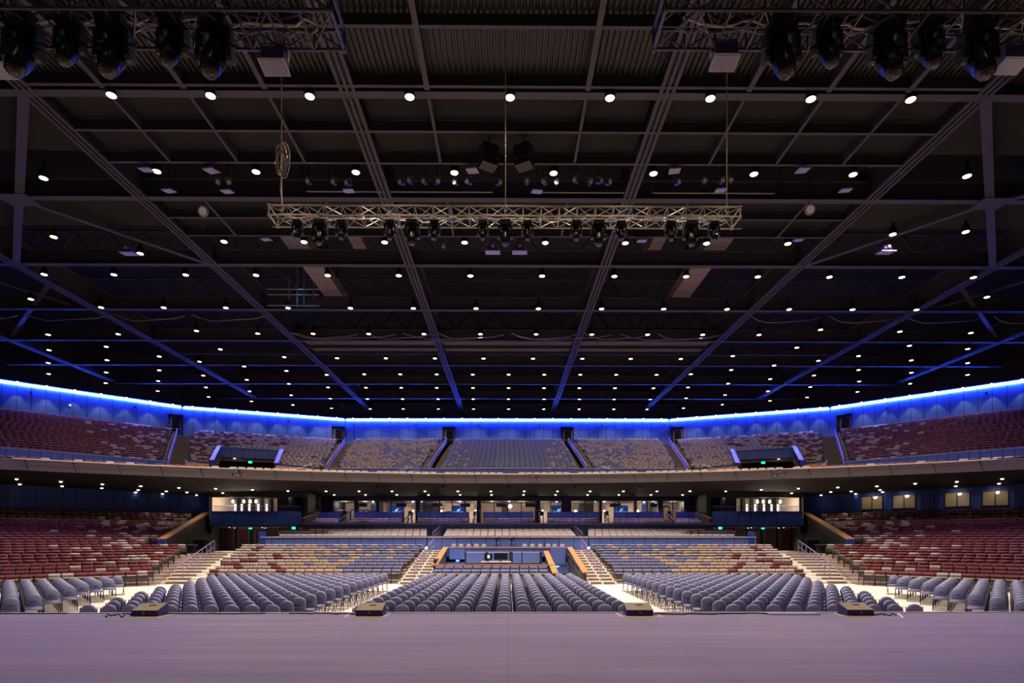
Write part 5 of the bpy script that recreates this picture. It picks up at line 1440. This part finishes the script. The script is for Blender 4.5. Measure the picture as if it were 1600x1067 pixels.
# ================================================================ TRUSSES AND THEIR LIGHTS
def truss(x0, x1, yn, yf, z0, z1, lab, seg=.6, k='alu', r=.026):
    t = thing('lighting_truss', ((x0 + x1)/2, yn, z0), 0, lab, 'truss', 'lighting trusses'); ox = (x0 + x1)/2
    P = lambda x, y, z: (x - ox, y - yn, z - z0)
    for y, z in ((yn, z0), (yf, z0), (yn, z1), (yf, z1)):
        m1 = MB(); m1.tube(P(x0, y, z), P(x1, y, z), r, k, 8); m1.build('chord', t)
    m1 = MB(); n = round((x1 - x0) / seg); s = (x1 - x0) / n
    for i in range(n):
        xa, xb = x0 + s*i, x0 + s*(i+1); fl = i % 2
        for (ya, za, yb, zb) in ((yn, z0, yn, z1), (yf, z0, yf, z1), (yn, z0, yf, z0), (yn, z1, yf, z1)):
            A = (ya, za) if fl else (yb, zb); B = (yb, zb) if fl else (ya, za)
            m1.tube(P(xa, *A), P(xb, *B), r*.55, k, 5)
        for (ya, za, yb, zb) in ((yn, z0, yn, z1), (yf, z0, yf, z1), (yn, z0, yf, z0), (yn, z1, yf, z1)): m1.tube(P(xa, ya, za), P(xa, yb, zb), r*.6, k, 5)
    m1.build('lacing', t)
    for xe in (x0, x1):
        m1 = MB(); q = [P(xe, yn, z0), P(xe, yf, z0), P(xe, yf, z1), P(xe, yn, z1), P(xe, yn, z0)]
        m1.path(q, r*1.1, k, 6)
        for c_ in q[:4]: m1.tube((c_[0] - .03, c_[1], c_[2]), (c_[0] + .03, c_[1], c_[2]), r*2, k, 8)
        m1.build('end_frame', t)
    # cables laid in the truss
    rn = random.Random(int(abs(x0) * 10)); pts = []; m1 = MB()
    for q in range(3):
        pts = []; x = x0 + .4
        while x < x1 - .3: pts.append(P(x, lerp(yn, yf, .3 + .2*q) + rn.uniform(-.06, .06), z0 + .06 + rn.uniform(0, .12))); x += .18
        m1.path(pts, .02, ('cable', 'lip', 'alu')[q], 5)
    m1.build('cable_loom', t)
    return t
truss(-8.0, 7.85, 20.0, 20.78, 13.38, 13.70, 'long aluminium lighting truss hanging over the audience in the middle')
truss(-12.2, -2.96, 10.0, 10.81, 11.39, 11.74, 'near lighting truss over the stage on the left', seg=.55, r=.03, k='trussdark')
truss(2.66, 12.2, 10.0, 10.81, 11.44, 11.79, 'near lighting truss over the stage on the right', seg=.55, r=.03, k='trussdark')

def moving_head(x, y, z, sc_, lean, lab, grp, proto_cache={}):
    key = (round(sc_, 2), round(lean, 2))
    if key in proto_cache: return clone_tree(proto_cache[key], (x, y, z), 0, lab, grp)
    t = thing('moving_head_light', (x, y, z), 0, lab, 'stage light', grp); s = sc_
    m1 = MB(); m1.box((0, 0, -.06*s), (.34*s, .30*s, .12*s), 'black'); m1.box((0, 0, .03*s), (.2*s, .06*s, .08*s), 'steel'); m1.build('base', t)
    m1 = MB()
    m1.box((0, 0, -.16*s), (.40*s, .16*s, .07*s), 'black')
    for sx in (-1, 1): m1.box((sx*.20*s, 0, -.34*s), (.055*s, .17*s, .34*s), 'black'); m1.tube((sx*.17*s, 0, -.46*s), (sx*.24*s, 0, -.46*s), .09*s, 'blackgloss', 12)
    m1.build('yoke', t)
    ax = Vector((lean, -.42, -1)).normalized(); c0 = Vector((0, 0, -.44*s))
    m1 = MB(); m1.lathe([(.09*s, -.24*s), (.145*s, -.20*s), (.155*s, .02*s), (.135*s, .20*s), (.105*s, .34*s), (.09*s, .35*s)], 'blackgloss', 14, c=c0, axis=ax); h = m1.build('head', t, smooth=True)
    m1 = MB(); m1.lathe([(.085*s, .352*s), (.07*s, .37*s), (.02*s, .385*s)], 'objlens', 12, c=c0, axis=ax); m1.build('lens', h)
    proto_cache[key] = t
    return t
side = lambda u: 'left' if u < 793 else 'right'
for j, (u, s) in enumerate([(465,.85),(500,1.1),(534,.85),(609.5,.85),(644,1.1),(679,.85),(754.5,.85),(789.5,1.1),(824,.85),(900,.85),(935,1.1),(970,.85),(1047.5,.85),(1079,1.1),(1115,.85)]):
    p = atY(u, 350, 20.35)
    moving_head(p.x, 20.35, 13.36, s, 0, '%s black moving head under the middle truss, %s from the left' % ('large' if s > 1 else 'small', ordn(j + 1)), 'moving heads under the middle truss')
for j, (u, s) in enumerate([(37, 1.32), (110, 1.06), (179, 1.32), (270, 1.06), (337, 1.32)]):
    p = atY(u, 50, 10.4); moving_head(p.x, 10.4, 11.52, s, -.10, '%s black moving head under the near left truss, %s from the left' % ('large' if s > 1.3 else 'small', ordn(j + 1)), 'moving heads under the near left truss')
for j, (u, s) in enumerate([(1220, 1.32), (1292, 1.06), (1385, 1.32), (1450, 1.06), (1527, 1.32)]):
    p = atY(u, 50, 10.4); moving_head(p.x, 10.4, 11.57, s, .10, '%s black moving head under the near right truss, %s from the left' % ('large' if s > 1.3 else 'small', ordn(j + 1)), 'moving heads under the near right truss')
for j, (u, v, lab) in enumerate(((430, 100, 'right end of the near left truss'), (1, 105, 'far left of the near left truss'), (1131, 93, 'left end of the near right truss'), (1577, 98, 'far right of the near right truss'))):
    p = atY(u, v, 10.81)
    t = thing('flood_light', (p.x, 10.79, p.z + .28), 0, 'square flood light with pale glass hanging under the ' + lab, 'stage light', 'flood lights on the near trusses')
    m1 = MB(); m1.box((0, .02, -.20), (.40, .30, .26), 'rack'); m1.box((0, .02, -.06), (.34, .2, .05), 'black'); m1.build('housing', t)
    m1 = MB(); m1.box((0, -.03, -.37), (.47, .36, .03), 'steel', rx=-.15); m1.box((0, -.03, -.386), (.42, .31, .012), 'glassface', rx=-.15); m1.build('glass_front', t)
    m1 = MB()
    for sx in (-1, 1): m1.bar((sx*.24, .02, -.22), (sx*.24, .02, .06), .02, .06, 'lip')
    m1.bar((-.24, .02, .06), (.24, .02, .06), .06, .02, 'black'); m1.tube((0, .02, .06), (0, .02, 11.42 - p.z - .28), .02, 'black', 6); m1.build('yoke', t)
# hoist chains
for j, (u, lab) in enumerate(((440, 'left'), (790, 'middle'), (1136, 'right'))):
    p = atY(u, 322, 20.3)
    t = thing('hoist_chain', (p.x, 20.3, 13.72), 0, '%s hoist chain dropping from the roof to the middle truss' % lab, 'chain', 'hoist chains')
    m1 = MB(); z = 0.0; i = 0
    m1.tube((0, 0, 0), (0, 0, 6.6), .017, 'chain', 6)
    while z < 6.5: m1.box((0, 0, z + .05), (.05 if i % 2 else .02, .02 if i % 2 else .05, .06), 'chain'); z += .09; i += 1
    m1.build('links', t)
    m1 = MB(); m1.box((0, 0, .06), (.12, .12, .14), 'steel'); m1.build('hook_block', t)
p = atY(440, 250, 20.2); rn = random.Random(3)
t = thing('cable_bundle', (p.x, 20.2, p.z), 0, 'coiled bundle of pale cable tied on the left hoist chain', 'cable')
for q in range(7):
    m1 = MB(); cx, w_, h_ = rn.uniform(-.08, .08), rn.uniform(.10, .22), rn.uniform(.35, .62)
    m1.path([(cx + w_*math.cos(2*PI*i/16), rn.uniform(-.05, .05), h_*math.sin(2*PI*i/16) + rn.uniform(-.02, .02)) for i in range(17)], .018, 'chain', 5); m1.build('coil', t)
m1 = MB(); m1.path([(.0, 0, -.5), (-.03, 0, -1.0), (.01, .02, -1.45)], .03, 'chain', 6); m1.build('tail', t)

# ================================================================ HUNG EQUIPMENT IN THE ROOF
pan = [(228, 265, 'l'), (330, 266.5, 'r'), (264, 298, 'l'), (355, 299, 'l'), (545, 298, 'l'), (738, 266.5, 'r'), (839, 299, 'l'), (1054, 267, 'r'), (1126, 297, 'l'), (1254, 266, 'r'), (1321, 297.5, 'l'), (416, 374, 'l'), (1003, 376.5, 'l'), (1248, 375, 'l')]
for j, (u, v, kd) in enumerate(sorted(pan)):
    p = atZ(u, v, 19.6)
    t = thing('ceiling_panel', (p.x, p.y, 19.6), 0, 'small pale square panel hung in the roof, %s from the left' % ordn(j + 1), 'panel', 'pale panels hung in the roof')
    m1 = MB(); m1.box((0, 0, 0), (.50, .62 if kd == 'r' else .5, .05), 'duct2', rx=.2, rz=random.uniform(-.2, .2)); m1.build('plate', t)
    m1 = MB(); m1.tube((0, 0, .02), (0, 0, 4.82), .015, 'black', 5); m1.build('hanger', t)
for j, (u, v) in enumerate(((317, 330), (1266, 327))):
    p = atZ(u, v, 19.3)
    t = thing('round_speaker', (p.x, p.y, 19.3), 0, 'round white ceiling speaker hung on the ' + ('left', 'right')[j], 'speaker', 'round ceiling speakers')
    m1 = MB(); m1.lathe([(.10, -.2), (.25, -.1), (.27, 0), (.25, .02)], 'duct2', 18, axis=(0, -1, -.25)); m1.build('body', t)
    m1 = MB(); m1.lathe([(.20, .021), (.18, .03)], 'white', 18, axis=(0, -1, -.25)); m1.build('cone', t)
    m1 = MB(); m1.tube((0, .1, 0), (0, .12, 5.12), .02, 'black', 6); m1.build('bracket', t)
for j, (u, v, rz) in enumerate(((765, 262, .5), (817, 262, -.5))):
    p = atZ(u, v, 19.5)
    t = thing('speaker_array', (p.x, p.y - .9, 19.2), rz, 'dark hung loudspeaker array over the middle, ' + ('left', 'right')[j] + ' one', 'speaker', 'hung loudspeaker arrays')
    for q in range(3):
        m1 = MB(); m1.box((0, .05*q, .55 - .30*q), (.75, .5, .28), 'black', rx=-.08*q); m1.build('cabinet', t)
    m1 = MB(); m1.bar((-.3, 0, .75), (.3, 0, .75), .06, .06, 'steel'); m1.tube((0, 0, .7), (0, 0, 5.19), .02, 'black', 6); m1.build('rigging', t)
hung = [(202, 393, 'far left'), (770, 391, 'middle left'), (812, 391, 'middle right'), (1384, 391, 'far right')]
for j, (u, v, lab) in enumerate(hung):
    p = atZ(u, v, 19.2)
    t = thing('projector', (p.x, p.y, 19.2), 0, 'projector on a pale tray hung in the roof, ' + lab, 'projector', 'projectors hung in the roof')
    m1 = MB(); m1.box((0, 0, -.12), (.85, .7, .05), 'duct2', rx=.15); m1.build('tray', t)
    m1 = MB(); m1.box((0, 0, .1), (.45, .5, .2), 'rack'); m1.tube((0, -.25, .1), (0, -.36, .08), .08, 'glassface', 10); m1.build('body', t)
    m1 = MB(); m1.tube((-.3, 0, -.1), (0, 0, .9), .015, 'black', 6); m1.tube((.3, 0, -.1), (0, 0, .9), .015, 'black', 6); m1.tube((0, 0, .9), (0, 0, 5.22), .02, 'black', 6); m1.build('hanger', t)
# lighting bar with theatre lanterns across the roof
for sg, (ua, ub) in enumerate(((480, 597), (610, 770), (830, 975), (1020, 1210))):
    a_, b_ = atZ(ua, 301, 19.55), atZ(ub, 301, 19.55); Yb = 29.6
    t = thing('lantern_bar', (0, Yb, 19.75), 0, 'horizontal pipe for theatre lanterns in the roof, %s from the left' % ordn(sg + 1), 'pipe', 'lantern bars in the roof')
    m1 = MB(); xa, xb = atY(ua, 0, Yb).x, atY(ub, 0, Yb).x; m1.tube((xa, 0, 0), (xb, 0, 0), .035, 'steel', 6); m1.build('pipe', t)
    m1 = MB(); m1.tube((xa, 0, 0), (xa - .25, 0, .9), .03, 'steel', 6); m1.tube((xb, 0, 0), (xb + .25, 0, .9), .03, 'steel', 6)
    for xx in (xa - .25, xb + .25): m1.tube((xx, 0, .9), (xx, 0, 4.67), .02, 'black', 5); m1.build('hanger', t)
for j, (u, v) in enumerate([(341, 287), (357, 287), (483, 286), (522, 287), (545, 288), (628, 287), (641, 285), (664, 286), (683, 286), (712, 287), (733, 286), (779, 288), (823, 286), (851, 287), (869, 287), (900, 284), (922, 287), (936, 285), (950, 287), (1058, 287), (1101, 285), (1128, 285), (1142, 284), (692, 387)]):
    p = atZ(u, v, 19.5)
    t = thing('theatre_lantern', (p.x, p.y, 19.55), random.uniform(-.5, .5), 'small theatre lantern hung in the roof, %s in order from the left' % ordn(j + 1), 'stage light', 'theatre lanterns in the roof')
    m1 = MB(); m1.tube((0, .16, .05), (0, -.2, -.08), .10, 'black', 10, .13); m1.build('body', t)
    m1 = MB(); m1.tube((0, -.202, -.08), (0, -.21, -.083), .10, 'glassface', 10); m1.build('lens', t)
    m1 = MB(); m1.path([(-.14, 0, 0), (-.14, 0, .22), (.14, 0, .22), (.14, 0, 0)], .012, 'steel', 5); m1.tube((0, 0, .22), (0, 0, 4.87), .015, 'black', 5); m1.build('yoke', t)

# unseen blue lamps added high beside the stage to tint the outer seats
for sg, sd in ((-1, 'left'), (1, 'right')):
    t = thing('wash_light', (sg * 24, 14, 17.0), 0, 'blue wash light hanging high beside the stage on the ' + sd, 'stage light', 'blue wash lights')
    m1 = MB(); m1.box((0, 0, .2), (.5, .4, .4), 'black'); m1.build('housing', t)
    m1 = MB(); m1.box((0, .15, 0), (.4, .3, .03), 'blueled'); m1.build('lens', t)
    spot('wash_spot', (sg * 24, 14.2, 16.9), 6500, (.26, .14, 1.0), math.radians(70), blend=1.0, radius=.3, aim=(sg * 38, 36, 4))

for j, u in enumerate((505, 590, 692, 795, 898, 1000, 1085)):  # added lamps that tint the suite partitions violet
    p = atY(u, 0, 48.0); z = soffit_z(math.hypot(p.x, 48.0 - CA))
    t = thing('violet_wash_light', (p.x, 48.0, z), 0, 'small violet wash light on the soffit edge over the club boxes, %s from the left' % ordn(j + 1), 'stage light', 'violet washes over the club boxes')
    m1 = MB(); m1.box((0, 0, -.10), (.22, .2, .16), 'black'); m1.tube((0, 0, -.03), (0, 0, 0), .02, 'black', 6); m1.build('housing', t)
    m1 = MB(); m1.box((0, .105, -.12), (.16, .01, .09), 'blueled'); m1.build('lens', t)
    spot('violet_wash', (p.x, 48.25, z - .15), 170, (.30, .14, 1.0), math.radians(62), blend=.8, radius=.08, aim=(p.x, 53.5, 4.3))
